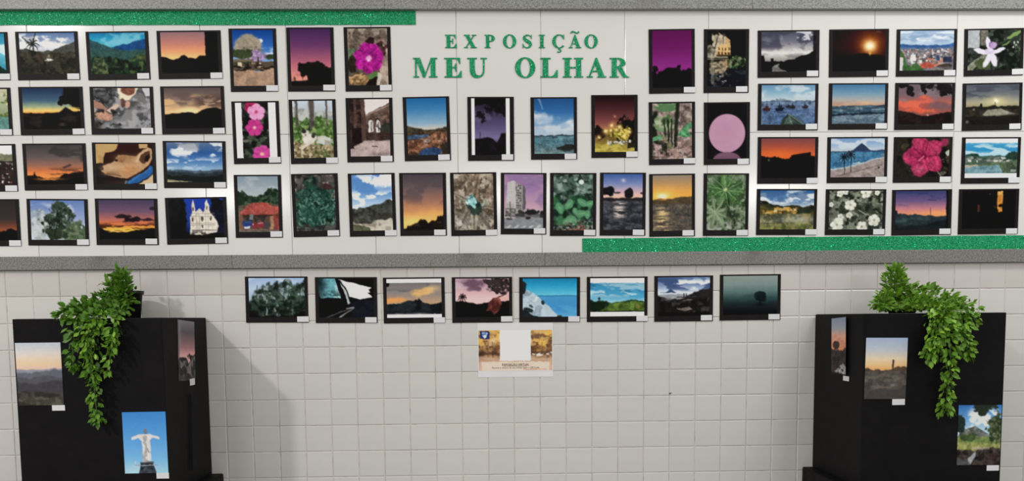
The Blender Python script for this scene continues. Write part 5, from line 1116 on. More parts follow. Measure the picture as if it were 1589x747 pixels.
# ------------------------------------------------------------------ mounting the prints
STRIPS = {'notice': [(.295, 0, .705, .75, (226, 226, 228))], 'pink_row': [(0, 0, .16, 1, W_), (.82, 0, 1, 1, W_)], 'violet_night': [(0, 0, .02, 1, K), (.02, 0, .10, 1, W_), (.88, 0, .97, 1, W_), (.97, 0, 1, 1, K)],
          'river_town': [(0, 0, 1, .11, W_), (0, .885, 1, 1, W_)], 'twin_peaks': [(0, 0, 1, .10, W_), (0, .91, 1, 1, W_)], 'green_field': [(0, 0, 1, .125, (224, 218, 214)), (0, .88, 1, 1, W_)]}
INK_GAIN = 0.70     # how much of the light a white sheet sends back at this exposure
_grid = {}
def sheet_mesh(key, w, h, curl=0.0, gain=INK_GAIN):
    """print of w x h metres carrying the ink of one picture"""
    name, nx, ny, seed = key
    p = Pic(nx, ny, seed)
    PICS[name](p)
    img = p.out(.35, 0) if name == 'pink_moon' else p.out()
    for (u0, v0, u1, v1, cc) in STRIPS.get(name, ()):
        img[int(round(v0 * ny)):int(round(v1 * ny)), int(round(u0 * nx)):int(round(u1 * nx))] = cc
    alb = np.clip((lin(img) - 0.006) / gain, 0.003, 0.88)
    gx, gy = (np.arange(nx) / (nx - 1) - .5) * w, (.5 - np.arange(ny) / (ny - 1)) * h
    X, Z = np.meshgrid(gx, gy)
    Y = -curl * np.clip(X / w + .5, 0, 1) ** 4
    co = np.stack([X, Y, Z], -1).reshape(-1, 3)
    if (nx, ny) not in _grid:
        a = (np.arange(ny - 1)[:, None] * nx + np.arange(nx - 1)[None, :]).ravel()
        _grid[(nx, ny)] = np.stack([a, a + nx, a + nx + 1, a + 1], -1)
    q = _grid[(nx, ny)]
    m = bpy.data.meshes.new('print')
    m.vertices.add(len(co)); m.vertices.foreach_set('co', co.ravel())
    m.loops.add(q.size); m.loops.foreach_set('vertex_index', q.ravel().astype(np.int32))
    m.polygons.add(len(q)); m.polygons.foreach_set('loop_start', (np.arange(len(q)) * 4).astype(np.int32))
    at_ = m.attributes.new('ink', 'FLOAT_COLOR', 'POINT')
    c4 = np.ones((len(co), 4), np.float32); c4[:, :3] = alb.reshape(-1, 3)
    at_.data.foreach_set('color', c4.ravel())
    m.materials.append(M_PRINT)
    m.update(calc_edges=True)
    return m

def frame_of(P, ax):
    """rectangle nearest to four corner points tl,tr,br,bl; ax = in-plane horizontal axis"""
    tl, tr, br, bl = P
    c = (tl + tr + br + bl) / 4
    h2 = lambda v: Vector((v.dot(ax), v.z))
    top, bot, lef, rig = h2(tr - tl), h2(br - bl), h2(tl - bl), h2(tr - br)
    w = (top.length + bot.length) / 2
    h = (lef.length + rig.length) / 2
    a = (math.atan2(top.y, top.x) + math.atan2(bot.y, bot.x) + math.atan2(-lef.x, lef.y) + math.atan2(-rig.x, rig.y)) / 4
    return c, w, h, a

CM = {}
def caption_mesh(w, h):
    k = (round(w, 4), round(h, 4))
    if k not in CM:
        mb = MB().box(-w / 2, w / 2, -0.0003, 0.0003, -h / 2, h / 2)
        CM[k] = mesh('caption_tag', mb.v, mb.f, M_CAPTION)
    return CM[k]

prng = random.Random(21)
def mounted(picname, tl, tr, br, bl, label, group, seed, margins=(5.4, 5, 2.3, 8.6)):
    P = [at(*q) for q in (tl, tr, br, bl)]
    c, w, h, a = frame_of(P, Vector((1, 0, 0)))
    root = empty('mounted_photo', (c.x, -0.0004, c.z), (0, -a, 0))
    tag(root, label, 'photograph', group)
    t = 0.0022
    MB().box(-w / 2, w / 2, -t, 0, -h / 2, h / 2).build('backing_card', M_MAT, root)
    s = 1 / 420.0
    l, r_, tp, b = [m * s for m in margins]
    pw, ph = w - l - r_, h - tp - b
    land = w > h
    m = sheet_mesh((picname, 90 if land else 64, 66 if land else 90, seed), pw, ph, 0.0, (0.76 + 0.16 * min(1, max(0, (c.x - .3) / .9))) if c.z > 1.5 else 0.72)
    o = link(bpy.data.objects.new('print', m), root)
    o.location = ((l - r_) / 2, -t - 0.0003, (b - tp) / 2)
    cw, ch = 0.0415, 0.0198
    o = link(bpy.data.objects.new('caption_tag', caption_mesh(cw, ch)), root)
    o.location = (w / 2 - cw / 2 - prng.uniform(-.0015, .005), -t - 0.0009, -h / 2 + ch / 2 + prng.uniform(0.0005, .003))
    o.rotation_euler = (0, prng.uniform(-.012, .012), 0)
    return root

GL, GP, GM, GR, GB = 'mounted landscape photos at the left', 'mounted upright photos', 'mounted upright photos under the title', 'mounted landscape photos at the right', 'mounted photos below the lower ledge'
B = 'black-mounted photo of '
PH = [
 ('teal_sky', (-84, 51), (11.5, 50), (16.5, 124.5), (-79, 126), B + 'a teal cloudy sky, cut by the left frame edge, top row', GL),
 ('palm_hills', (24, 49.5), (120, 49), (125, 123.7), (28.5, 125), B + 'brown hills with a tall palm and small white house', GL),
 ('teal_valley', (133, 49.5), (229.7, 48.6), (234, 123.4), (137.8, 125), B + 'a green valley below a turquoise sky and blue ridge', GL),
 ('orange_dusk', (243, 48.6), (342.2, 47), (345.7, 122.5), (247, 122.8), B + 'a pink and orange dusk with a black strip at right', GL),
 ('pond_bank', (-80, 137), (16.2, 136.3), (20.6, 210), (-75, 211), B + 'pale foliage over green water, cut by the left frame edge', GL),
 ('cone_hill_dawn', (28.6, 135.5), (128, 134.6), (132.2, 209.4), (33, 210), B + 'a small cone hill at yellow dawn with overhanging tree', GL),
 ('rock_climb', (138.7, 134.6), (237.6, 135), (240.6, 209), (143.4, 209), B + 'grey rock with bare arms and white cloth', GL),
 ('cloudy_dawn', (248.6, 134.6), (347.5, 133.7), (350.4, 207.9), (252.4, 208.8), B + 'a brown cloudy sunrise above a smooth black ridge', GL),
 ('hillside_town', (-72, 225), (23.6, 223.6), (28.6, 297.2), (-67, 298.5), B + 'a crowded hillside town, cut by the left frame edge', GL),
 ('glowing_dusk', (35.6, 223.6), (132.5, 222.4), (137, 294.8), (38.3, 296.3), B + 'a grey sky over a glowing orange horizon with small tower', GL),
 ('dog_profile', (143.4, 222), (241.5, 221.2), (243.2, 294.2), (145.5, 295.7), B + 'a tan dog head in profile with blue collar', GL),
 ('blue_sky_hills', (253.3, 220), (350.2, 218.6), (351.6, 291.9), (254.5, 292.5), B + 'white cumulus clouds over wide dark blue hills', GL),
 ('dark_red_dusk', (-66, 310), (29.4, 309), (33.3, 382), (-62, 383), B + 'a dim reddish dusk, cut by the left frame edge, bottom row', GL),
 ('airy_tree', (42.1, 309.5), (136.3, 308.7), (138.4, 381.1), (44.2, 381.7), B + 'a loose green tree crown against pale blue sky', GL),
 ('banded_sunset', (147.8, 309), (244.4, 308), (246.5, 380.2), (150.2, 380.8), B + 'a violet and yellow sunset with ragged dark clouds', GL),
 ('white_church', (256.2, 307.2), (350.4, 306), (354.9, 378.7), (259.8, 379.6), B + 'a white church with two towers and dark blue sky', GL),
 ('granite_dome', (354.9, 45), (428.5, 44.2), (431.4, 142.2), (358.4, 143.1), B + 'a bare rock dome with a lilac flowering tree', GP),
 ('purple_dusk_tree', (444.7, 43.6), (517.7, 42.1), (519.8, 142), (446.8, 142.5), B + 'a black round tree under a violet to pink dusk', GP),
 ('magenta_bloom', (533.7, 43.3), (605.8, 41.2), (608.2, 141.6), (536, 142.2), B + 'one large round magenta flower on brown ground', GP),
 ('pink_row', (359, 158), (432.6, 156.7), (436.4, 254.2), (363.7, 254.8), B + 'three pink flowers between white side strips', GP),
 ('resting_cat', (448.3, 155.2), (519.8, 154), (524.8, 254.2), (451.5, 254.5), B + 'a white cat lying on grass beside stones', GP),
 ('brick_arches', (536.6, 153), (609, 151.4), (611, 251.5), (539, 252.4), B + 'a brown courtyard wall with two open arches', GP),
 ('red_roof', (363.1, 272), (436.4, 271.3), (438.8, 368.7), (366, 369.6), B + 'a red tiled roof with parked cars below', GP),
 ('teal_ivy', (451.2, 270.4), (523.6, 269.2), (528, 367.3), (456.5, 368), B + 'dense blue-green leafy ivy on stones', GP),
 ('cloud_and_dunes', (539.2, 269.5), (611.7, 268.9), (616, 366.7), (543.7, 367.3), B + 'white clouds above a dark slope and pale sand', GP),
 ('smoky_sunset', (619.4, 268.6), (691.9, 268.6), (693.6, 365.5), (621.5, 366.7), B + 'a smoky grey to orange sky over dark treetops', GP),
 ('agave', (698, 268.3), (770, 267.7), (771.7, 365.5), (700.7, 366.7), B + 'a brown plant rosette with bright turquoise centre', GP),
 ('apartment_tower', (777.3, 268.6), (848.2, 268.6), (847.3, 364), (776.7, 364), B + 'a pale apartment tower under a lilac sky', GP),
 ('green_creeper', (853.6, 268.9), (925.7, 268.6), (924.3, 366.4), (853.3, 366.4), B + 'overlapping broad green and grey leaves', GP),
 ('twilight_lake', (931.6, 268.6), (1002.3, 268), (1001, 365.8), (929.9, 366), B + 'a twilight lake with two dark tree clumps', GP),
 ('golden_sunset', (1007, 270.7), (1078.6, 269.5), (1077.8, 366.7), (1007.7, 367.8), B + 'a golden sun setting over brown rippled water', GP),
 ('papaya_leaves', (1092.5, 269.8), (1162.6, 268.9), (1160, 365.8), (1089.8, 366.7), B + 'star-shaped pale green leaves with light veins', GP),
 ('blue_river', (624.4, 150.8), (696.6, 150.2), (700.1, 248.9), (628.6, 250.6), B + 'a blue river between orange-brown rocks', GM),
 ('violet_night', (724.9, 150.5), (797.3, 150.8), (797.9, 249.5), (726.6, 250), B + 'a violet night sky between white side strips', GM),
 ('calm_sea', (823, 151.4), (894.8, 151), (895.7, 247.7), (824.1, 248), B + 'a calm blue sea with a dark rock at lower right', GM),
 ('night_park', (917.2, 148.1), (989.3, 147.2), (989.3, 244.8), (917.8, 245.3), B + 'yellow street lights under a dark red night sky', GM),
 ('magenta_sky', (1006.5, 46.2), (1077.8, 44.8), (1078, 144.6), (1007, 145.8), B + 'a plain magenta sky over black treetops', GP),
 ('lit_pond_house', (1091, 45), (1162.6, 46.2), (1161, 144), (1092.8, 144.6), B + 'a lit cream house mirrored in a dark pond', GP),
 ('garden_stalks', (1006.8, 159), (1078, 158), (1078.6, 255.4), (1006.8, 256.5), B + 'garden plants with dark stalks on pinkish ground', GP),
 ('pink_moon', (1092.2, 159.3), (1163.2, 158.7), (1163.2, 255.4), (1091.9, 256.2), B + 'a big round pink moon on black', GP),
 ('silver_clouds', (1175.6, 47.7), (1271.3, 46.8), (1270.7, 120), (1175.6, 120.7), B + 'silver grey clouds over a black skyline and pale path', GR),
 ('burning_sun', (1286.6, 46.2), (1379, 45), (1378, 119.3), (1286, 120), B + 'a glowing orange sun in a dark brown sky', GR),
 ('city_view', (1391.7, 46.2), (1484.8, 45), (1483.3, 118.4), (1389.6, 119), B + 'a wide city with blue mountains behind', GR),
 ('orchid', (1496.2, 45), (1588, 44.2), (1587.2, 117.2), (1495.4, 118.4), B + 'a white star-shaped orchid on dark green', GR),
 ('moored_boats', (1176.2, 130.4), (1269.8, 129.9), (1268.4, 202.6), (1175.3, 202.6), B + 'moored boats on blue water, green bow in front', GR),
 ('pastel_beach', (1286.3, 129.9), (1378, 129), (1376.4, 201.4), (1284.6, 201.4), B + 'a pastel dawn over sea waves', GR),
 ('red_clouds', (1389, 129.3), (1482, 128.4), (1479.5, 201.7), (1387.3, 201.7), B + 'red glowing clouds below dark hanging leaves', GR),
 ('grey_lake_sun', (1493.9, 129.6), (1585.8, 128.7), (1584.9, 201.7), (1492, 203.5), B + 'a small pale sun in grey sky above a flat pale slab', GR),
 ('red_roofline', (1175.9, 213.5), (1269.8, 212.4), (1268, 285.4), (1174.7, 285.4), B + 'a red-orange sky above black rooftops', GR),
 ('palm_beach', (1283.7, 213.3), (1377.3, 212.4), (1375.8, 283.9), (1282.8, 284.2), B + 'two palms on a beach before a pointed hill', GR),
 ('pink_hibiscus', (1386.7, 213), (1478, 212.7), (1475.6, 283.6), (1385.5, 283.6), B + 'a large pink hibiscus flower on dark leaves', GR),
 ('river_town', (1493.3, 213.5), (1583.7, 213), (1581.3, 284.5), (1490, 285.7), B + 'a river town between white top and bottom strips', GR),
 ('yellow_lakeside', (1174.4, 293.9), (1268.4, 293.3), (1265.7, 364.9), (1173, 365.2), B + 'yellow lakeside houses mirrored under a cloudy blue sky', GR),
 ('white_blossoms', (1281.6, 294.2), (1375, 293.9), (1372.6, 364.9), (1279.5, 365.2), B + 'white blossoms on grey-green leaves', GR),
 ('violet_shore', (1384, 294.8), (1476.8, 294.2), (1475.3, 364.9), (1383.2, 365.5), B + 'a violet and peach dusk over a dark teal shore', GR),
 ('dark_doorway', (1488, 294.2), (1581, 293), (1578.7, 363.7), (1486, 363.7), B + 'a black interior with one narrow orange light', GR),
 ('bamboo_grove', (380.1, 429.5), (477.2, 429.5), (478.9, 501), (382.5, 501), B + 'a feathery green bamboo grove against pale sky', GB),
 ('car_window', (488.3, 430.4), (585, 430.4), (585.8, 501.7), (490.7, 501.5), B + 'a white view through a dark car window', GB),
 ('twin_peaks', (594, 431.4), (689.7, 430.2), (690.9, 501.7), (596, 502.2), B + 'twin dark peaks at dusk between white strips', GB),
 ('pink_dusk_leaf', (700.5, 430.4), (794.5, 430.2), (795.4, 501), (702.5, 501), B + 'a pink dusk sky with a brown leaf in front', GB),
 ('rocky_blue_bay', (805.4, 430.4), (900, 430.2), (899.8, 500.3), (806.1, 500.5), B + 'pale rocks beside a bright turquoise bay', GB),
 ('green_field', (910.4, 429.9), (1004.6, 429.5), (1004.4, 499.5), (910.7, 500), B + 'a green field and teal sky between white strips', GB),
 ('storm_valley', (1015.2, 429), (1106.7, 427.5), (1105.5, 498.6), (1015.2, 499.8), B + 'a dark valley under white and blue storm clouds', GB),
 ('misty_tree', (1116.8, 426.8), (1211.5, 425.4), (1210.3, 496.9), (1116.6, 497.6), B + 'a lone dark tree in teal mist', GB),
]
for i, (n_, a_, b_, c_, d_, lab, grp) in enumerate(PH):
    mounted(n_, a_, b_, c_, d_, lab, grp, 11 + i)

# ------------------------------------------------------------------ black boxes on covered tables
TB = 0.005
def display_box(x0, x1, yf, z0, z1, label):
    root = empty('display_box', ((x0 + x1) / 2, yf / 2, z0))
    tag(root, label, 'box', 'black display boxes')
    ox, oy, oz = root.location
    def part(name, *b):
        m = MB().box(b[0] - ox, b[1] - ox, b[2] - oy, b[3] - oy, b[4] - oz, b[5] - oz).build(name, M_FABRIC, root)
        bv = m.modifiers.new('edge', 'BEVEL'); bv.width = 0.0015; bv.segments = 2
        return m
    part('front_panel', x0, x1, yf, yf + TB, z0, z1)
    part('side_panel', x0, x0 + TB, yf + TB, -0.006, z0, z1)
    part('side_panel', x1 - TB, x1, yf + TB, -0.006, z0, z1)
    part('back_panel', x0 + TB, x1 - TB, -0.011, -0.006, z0, z1 - TB)
    part('top_panel', x0 + TB, x1 - TB, yf + TB, -0.006, z1 - TB, z1 + 0.0005)
    return root
def table(x0, x1, yf, z1, label):
    root = empty('covered_table', ((x0 + x1) / 2, yf / 2, 0))
    tag(root, label, 'table', 'black covered tables')
    ox, oy = root.location.x, root.location.y
    a = MB().box(x0 - ox, x1 - ox, yf - oy, -0.006 - oy, z1 - 0.03, z1).build('top', M_FABRIC, root)
    bv = a.modifiers.new('edge', 'BEVEL'); bv.width = 0.004; bv.segments = 2
    # cloth skirt falling to the floor, in soft folds
    n = 160
    per = []
    W, D = x1 - x0, -0.006 - yf
    tot = 2 * (W + D)
    for i in range(n):
        s_ = tot * i / n
        if s_ < W: q, nn = (x0 + s_, yf), (0, -1)
        elif s_ < W + D: q, nn = (x1, yf + s_ - W), (1, 0)
        elif s_ < 2 * W + D: q, nn = (x1 - (s_ - W - D), -0.006), (0, 0)
        else: q, nn = (x0, -0.006 - (s_ - 2 * W - D)), (-1, 0)
        per.append((q, nn, 0.5 + 0.5 * math.sin(i * 0.9) * math.sin(i * 0.23)))
    v, f = [], []
    for k in range(7):
        t = k / 6
        for q, nn, wv in per:
            off = 0.001 + 0.012 * t * wv
            v.append((q[0] + nn[0] * off - ox, q[1] + nn[1] * off - oy, z1 - 0.004 - (z1 - 0.008) * t))
    for k in range(6):
        for i in range(n):
            j = (i + 1) % n
            f.append((k * n + i, (k + 1) * n + i, (k + 1) * n + j, k * n + j))
    link(bpy.data.objects.new('skirt', mesh('skirt', v, f, M_FABRIC, True)), root)
    return root
LB = (-1.5035, -1.041, -0.405, 0.7235, 1.2975)
RB = (1.2015, 1.6635, -0.405, 0.7175, 1.2885)
table(-1.545, -1.000, -0.46, 0.723, 'black covered table under the box at the left')
table(1.163, 1.705, -0.46, 0.717, 'black covered table under the box at the right')
lb = display_box(*LB, 'tall black display box at the left, below the photo of a bare tree crown')
rb = display_box(*RB, 'tall black display box at the right, standing under the lower glitter strip')
# loose fold of the covering on the left box's side
fo = MB()
q = [at_x(292.5, 612, LB[1]), at_x(296.5, 612, LB[1]), at_x(299, 728, LB[1]), at_x(294, 728, LB[1])]
b0 = [(LB[1] - .001, p.y, p.z) for p in q]; b1 = [(LB[1] + .006, (q[0].y + q[1].y) / 2 - .004, q[0].z), (LB[1] + .009, (q[2].y + q[3].y) / 2 - .006, q[2].z)]
fo.v = [tuple(Vector(p) - lb.location) for p in b0 + b1]
fo.f = [(0, 4, 5, 3), (1, 2, 5, 4), (0, 1, 4), (3, 5, 2), (0, 3, 2, 1)]
fo.build('fold', M_FABRIC, lb)

def loose(picname, P, ax, rotz, tagpx, conv, label, seed, curl=0.0):
    c, w, h, a = frame_of(P, ax)
    nrm = Vector((-ax.y, ax.x, 0)) * -1      # towards the viewer
    root = empty('photo_print', c + nrm * 0.0012, (0, 0, 0))
    root.rotation_euler = Matrix.Rotation(rotz, 3, 'Z').to_euler() if abs(a) < 1e-6 else (Matrix.Rotation(rotz, 3, 'Z') @ Matrix.Rotation(-a, 3, 'Y')).to_euler()
    tag(root, label, 'photograph', 'prints on the black boxes')
    o = link(bpy.data.objects.new('print', sheet_mesh((picname, 72, 100, seed), w, h, curl, 0.70)), root)
    k0, k1 = conv(*tagpx[:2]), conv(*tagpx[2:])
    cw = abs((k1 - k0).dot(ax)); ch = abs(k1.z - k0.z)
    o = link(bpy.data.objects.new('caption_tag', caption_mesh(cw, ch)), root)
    d = (k0 + k1) / 2 - c
    o.location = Vector((d.dot(ax), -0.0008, d.z))
    o.rotation_euler = (0, a, 0)
fx = lambda Y: (lambda x, y: at(x, y, Y))
sx_ = lambda X: (lambda x, y: at_x(x, y, X))
def lp(name, pts, conv, ax, rotz, tg, label, seed, curl=0.0):
    loose(name, [conv(*p) for p in pts], Vector(ax), rotz, tg, conv, label, seed, curl)
lp('dusk_ranges', [(23.2, 532.5), (92.9, 532), (100.4, 629.3), (29.3, 629.3)], fx(-.405), (1, 0, 0), 0, (81, 629.3, 101.4, 637.5), 'unframed print of grey dusk hills on the left black box front', 101)
lp('pale_statue', [(189, 640), (256.4, 639.3), (262, 734.3), (194.6, 735)], fx(-.405), (1, 0, 0), 0, (242.9, 734.3, 262.5, 742.9), 'unframed print of a pale statue on blue sky, left black box', 102)
lp('dusk_side_tree', [(275.4, 498.6), (301.4, 497.9), (302, 590.4), (276.4, 592.1)], sx_(-1.041), (0, 1, 0), math.pi / 2, (294.6, 587.5, 302.5, 596), 'unframed dusk print on the side of the left black box', 103)
lp('side_sunset_house', [(1290.5, 493), (1316, 494), (1317.2, 582.4), (1291.2, 580.2)], sx_(1.2015), (0, -1, 0), -math.pi / 2, (1308.3, 584.3, 1317.2, 593.2), 'unframed curling sunset print on the side of the right black box', 104, 0.008)
lp('dusk_field_tower', [(1342.8, 524.2), (1408.5, 525), (1404.8, 620), (1341.7, 619.2)], fx(-.405), (1, 0, 0), 0, (1384.7, 619.5, 1404, 628.4), 'unframed print of a dusk field with thin tower, right black box', 105)
lp('stream_and_peak', [(1486.3, 628.6), (1553.8, 629.4), (1550.8, 722), (1485.2, 721.7)], fx(-.405), (1, 0, 0), 0, (1530.8, 722.4, 1549.4, 730.5), 'unframed print of a mountain stream under blue sky, right black box', 106)

# ------------------------------------------------------------------ notice sheet
c, w, h, a = frame_of([at(741, 501.5), at(858, 501), (at(858.5, 585)), at(742, 586)], Vector((1, 0, 0)))
nt = empty('notice_sheet', (c.x, -0.0004, c.z), (0, -a, 0))
tag(nt, 'white notice sheet with autumn park picture, below the middle photos', 'notice')
MB().box(-w / 2, w / 2, -0.0006, 0, -h / 2, h / 2).build('sheet', M_WHITE, nt)
c2, w2, h2, a2 = frame_of([at(742.3, 513), at(856.3, 512.3), at(857, 575), at(743.2, 576)], Vector((1, 0, 0)))
o = link(bpy.data.objects.new('print', sheet_mesh(('notice', 116, 64, 7), w2, h2)), nt)
o.location = (c2.x - c.x, -0.0009, c2.z - c.z)
M_TEXT, *_ = material('brown_print_ink', (96, 62, 52), 0.6, 0.2)
def text(body, size, x, z, bold=0.0):
    cu = bpy.data.curves.new('lettering', 'FONT')
    cu.body = body; cu.size = size; cu.align_x = 'CENTER'; cu.offset = bold
    cu.resolution_u = 3
    t = bpy.data.objects.new('tmp', cu); COL.objects.link(t)
    bpy.context.view_layer.update()
    m = bpy.data.meshes.new_from_object(t.evaluated_get(bpy.context.evaluated_depsgraph_get()))
    bpy.data.objects.remove(t, do_unlink=True)
    m.name = 'lettering'; m.materials.clear(); m.materials.append(M_TEXT)
    o = link(bpy.data.objects.new('lettering', m), nt)
    o.location = (x, -0.0012, z); o.rotation_euler = (math.pi / 2, 0, 0)
    return o
cz = c2.z - c.z
text('EXPOSIÇÃO VIRTUAL', 0.0105, 0.0, cz - h2 * .375, 0.0002)
MB().box(-.043, .043, -0.0013, -0.0010, cz - h2 * .392, cz - h2 * .384).build('underline', M_TEXT, nt)
text('Aponte a câmera do seu celular para o QR Code', 0.0088, 0.0, cz - h2 * .445)

# ------------------------------------------------------------------ trailing plants
def leaf_mesh(nm, wd, fold, bend):
    v = [(0, 0, 0), (.28, wd * .75, fold * .7), (.28, -wd * .75, fold * .7), (.3, 0, 0), (.6, wd * .85, fold - bend * .3), (.6, -wd * .85, fold - bend * .3), (.62, 0, -bend * .3), (1, 0, -bend)]
    f = [(0, 3, 1), (0, 2, 3), (3, 6, 4, 1), (2, 5, 6, 3), (6, 7, 4), (5, 7, 6)]
    return mesh(nm, v, f, M_LEAF, True)
LEAVES = [leaf_mesh('leaf', .30, .05, .12), leaf_mesh('leaf', .33, .10, .2), leaf_mesh('leaf', .26, .03, .06)]

def tube(pts, r):
    v, f = [], []
    for i, p in enumerate(pts):
        t = (pts[min(i + 1, len(pts) - 1)] - pts[max(i - 1, 0)]).normalized()
        a = t.cross(Vector((0.3, 1, 0.2))).normalized(); b = t.cross(a)
        for k in range(5):
            an = 2 * math.pi * k / 5
            v.append(p + (a * math.cos(an) + b * math.sin(an)) * r)
    for i in range(len(pts) - 1):
        for k in range(5):
            f.append((i * 5 + k, i * 5 + (k + 1) % 5, (i + 1) * 5 + (k + 1) % 5, (i + 1) * 5 + k))
    return v, f

def plant(name, label, paths, pot, ztop, yfront, seed):
    r = random.Random(seed)
    px, py, pz, rt, rb_, ph = pot
    root = empty(name, (px, py, pz))
    tag(root, label, 'plant', 'trailing plants')
    R0 = Vector((px, py, pz))
    # pot with a rolled rim
    prof = [(rb_, 0), (rt * .97, ph * .86), (rt * 1.06, ph * .87), (rt * 1.08, ph), (rt * .98, ph), (rt * .93, ph * .85), (rb_ * .93, .006)]
    n = 32
    v, f = [], []
    for (q, z) in prof:
        for k in range(n): v.append((q * math.cos(2 * math.pi * k / n), q * math.sin(2 * math.pi * k / n), z))
    for i in range(len(prof) - 1):
        for k in range(n): f.append((i * n + k, i * n + (k + 1) % n, (i + 1) * n + (k + 1) % n, (i + 1) * n + k))
    f.append(tuple(reversed(range(n))))
    link(bpy.data.objects.new('pot', mesh('pot', v, f, M_POT, True)), root)
    sv = [(rt * .93 * math.cos(2 * math.pi * k / n), rt * .93 * math.sin(2 * math.pi * k / n), ph * .84 + .003 * math.sin(k * 2.3)) for k in range(n)] + [(0, 0, ph * .9)]
    link(bpy.data.objects.new('soil', mesh('soil', sv, [(k, (k + 1) % n, n) for k in range(n)], M_SOIL, True)), root)
    L = []
    for pts, rad, nl, sz in paths:
        P = [Vector(q) for q in catmull([tuple(at(*q)) for q in pts], 6)]
        for q in P:
            if q.z < ztop + .012 and q.y > yfront - .012: 
                if q.y > yfront + .05: q.z = max(q.z, ztop + .012)
                else: q.y = yfront - .014
        tv, tf = tube([q - R0 for q in P], 0.0014)
        link(bpy.data.objects.new('stem', mesh('stem', tv, tf, M_STEM, True)), root)
        for i in range(nl):
            s_ = r.random() * (len(P) - 1.001)
            k = int(s_)
            q = P[k].lerp(P[k + 1], s_ - k)
            t = (P[k + 1] - P[k]).normalized()
            rr = rad[0] + (rad[1] - rad[0]) * s_ / (len(P) - 1)
            d = Vector((r.gauss(0, 1), r.gauss(0, 1), r.gauss(0, 1))).normalized()
            o = q + d * rr * r.random() ** .6
            dr = (d * 1.0 + t * .7 + Vector((0, -.25, -.15 if t.z < -.5 else .1))).normalized()
            ln_ = sz * r.uniform(.7, 1.2)
            if o.z < ztop + .02:
                if o.y > yfront - .012 and o.y < yfront + .03: o.y = yfront - .012 - r.random() * .02
                elif o.y >= yfront + .03: o.z = ztop + .011 + r.random() * .018
            if o.y > -.03: o.y = -.03 - r.random() * .02
            if o.z < ztop + .02 and dr.y > -.1: dr.y = -.1 - r.random() * .3
            if o.z >= ztop and o.z + dr.z * ln_ < ztop + .004 and o.y > yfront: dr.z = abs(dr.z) * .3
            up = Vector((r.gauss(0, .9), -.2 + r.gauss(0, .7), .9)) if (t.z < -.5 or o.z < ztop) else Vector((r.gauss(0, .45), -.85 + r.gauss(0, .4), .75))
            x = dr.normalized(); yv = up.cross(x).normalized(); zv = x.cross(yv)
            M = Matrix(((x.x, yv.x, zv.x), (x.y, yv.y, zv.y), (x.z, yv.z, zv.z))).to_4x4()
            L.append((o, M, ln_, r.randrange(3)))
    L.sort(key=lambda q: (q[0] - CAM).length)
    for o, M, ln_, k in L[:300]:
        ob = bpy.data.objects.new('leaf', LEAVES[k])
        ob.matrix_basis = Matrix.Translation(o - R0) @ M @ Matrix.Scale(ln_, 4)
        link(ob, root)
    v, f = [], []
    for o, M, ln_, k in L[300:]:
        b = len(v)
        T = Matrix.Translation(o - R0) @ M @ Matrix.Scale(ln_, 4)
        v += [T @ q.co for q in LEAVES[k].vertices]
        f += [tuple(b + i for i in p.vertices) for p in LEAVES[k].polygons]
    fo_ = link(bpy.data.objects.new('foliage', mesh('foliage', v, f, M_LEAF, True)), root)
    fo_['kind'] = 'stuff'

lz, rz_ = LB[4] + .001, RB[4] + .001
pe = at(220.5, 452, -.10)
plant('potted_vine', 'bright green trailing plant in black pot on the left box', [
    ([(190, 470, -.15), (190, 445, -.16), (188, 426, -.16)], (.034, .025), 230, .023),
    ([(195, 465, -.13), (180, 452, -.17), (163, 436, -.18)], (.020, .012), 40, .022),
    ([(194, 460, -.16), (166, 468, -.22), (130, 480, -.33), (103, 488, -.40)], (.046, .026), 420, .023),
    ([(192, 470, -.19), (162, 482, -.28), (125, 487, -.40)], (.042, .03), 330, .023),
    ([(190, 480, -.2), (170, 486, -.27), (130, 488, -.32), (112, 488, -.34)], (.018, .018), 120, .023),
    ([(160, 482, -.3), (122, 492, -.43), (114, 530, -.44), (113, 570, -.44)], (.028, .014), 130, .022),
    ([(175, 480, -.3), (150, 495, -.43), (142, 545, -.44), (147, 610, -.435), (152, 656, -.43)], (.034, .015), 270, .021),
    ([(190, 480, -.3), (178, 495, -.43), (176, 530, -.44), (166, 578, -.44)], (.028, .013), 140, .022),
    ([(165, 485, -.35), (140, 500, -.44), (135, 540, -.445), (142, 590, -.44)], (.034, .016), 150, .022),
], (pe.x - .054, -.105, lz, .054, .044, .095), lz, LB[2], 5)
pe = at(1400, 470, -.13)
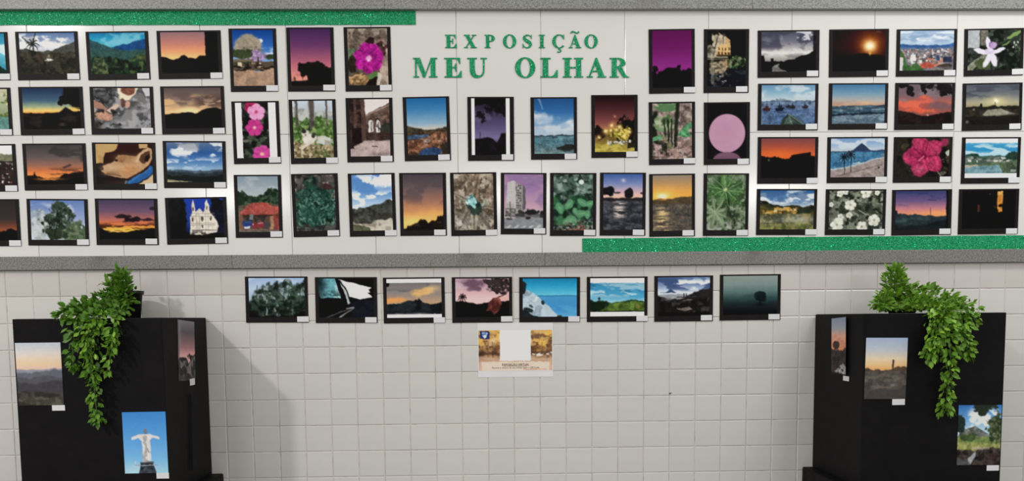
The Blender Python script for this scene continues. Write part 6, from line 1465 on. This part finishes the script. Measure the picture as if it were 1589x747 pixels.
plant('potted_vine', 'dark green trailing plant spilling over the right box', [
    ([(1392, 470, -.16), (1388, 440, -.17), (1390, 420, -.17)], (.050, .028), 300, .022),
    ([(1395, 465, -.16), (1375, 468, -.22), (1368, 474, -.26)], (.046, .034), 260, .022),
    ([(1395, 455, -.18), (1430, 458, -.22), (1470, 468, -.3), (1493, 480, -.36)], (.046, .030), 420, .022),
    ([(1400, 472, -.24), (1430, 478, -.3), (1455, 488, -.40)], (.046, .034), 300, .022),
    ([(1380, 480, -.25), (1410, 481, -.28), (1440, 482, -.32), (1488, 482, -.34)], (.018, .018), 140, .022),
    ([(1440, 475, -.3), (1452, 495, -.43), (1452, 530, -.45), (1442, 555, -.45)], (.042, .022), 240, .022),
    ([(1470, 475, -.32), (1490, 495, -.43), (1497, 525, -.45), (1502, 553, -.44)], (.038, .018), 210, .022),
    ([(1455, 478, -.32), (1470, 498, -.44), (1475, 550, -.45), (1471, 600, -.44), (1466, 641, -.43)], (.036, .018), 300, .021),
    ([(1485, 478, -.34), (1506, 490, -.42), (1514, 499, -.43)], (.022, .010), 40, .022),
], (pe.x, -.13, rz_, .052, .044, .06), rz_, RB[2], 9)

# ------------------------------------------------------------------ a small insect on the tiles
ip = at(1040.5, 610.5)
ins = empty('moth', (ip.x, -0.001, ip.z), (0, -0.35, 0))
tag(ins, 'tiny dark moth resting on the plain lower tiles', 'insect')
M_MOTH = noise_mix('dark_moth', (34, 30, 30), (58, 50, 46), 300, 0.8, 0.1)
nb = 10
bv, bf = [], []
for i in range(7):
    t = i / 6; rr = 0.0011 * math.sin(math.pi * (0.08 + 0.84 * t))
    for k in range(nb):
        an = 2 * math.pi * k / nb
        bv.append((-0.0045 + 0.009 * t, -0.0012 + rr * math.cos(an), rr * math.sin(an)))
for i in range(6):
    for k in range(nb): bf.append((i * nb + k, i * nb + (k + 1) % nb, (i + 1) * nb + (k + 1) % nb, (i + 1) * nb + k))
bf += [tuple(range(nb)), tuple(range(6 * nb, 7 * nb))]
link(bpy.data.objects.new('body', mesh('body', bv, bf, M_MOTH, True)), ins)
for sgn in (1, -1):
    wv = [(0.003, -0.0018, 0), (-0.006, -0.0010, sgn * 0.0034), (-0.0065, -0.0011, sgn * 0.0012), (0.003, -0.0014, 0), (-0.006, -0.0006, sgn * 0.0034), (-0.0065, -0.0007, sgn * 0.0012)]
    link(bpy.data.objects.new('wing', mesh('wing', wv, [(0, 1, 2), (3, 5, 4), (0, 3, 4, 1), (1, 4, 5, 2), (2, 5, 3, 0)], M_MOTH)), ins)
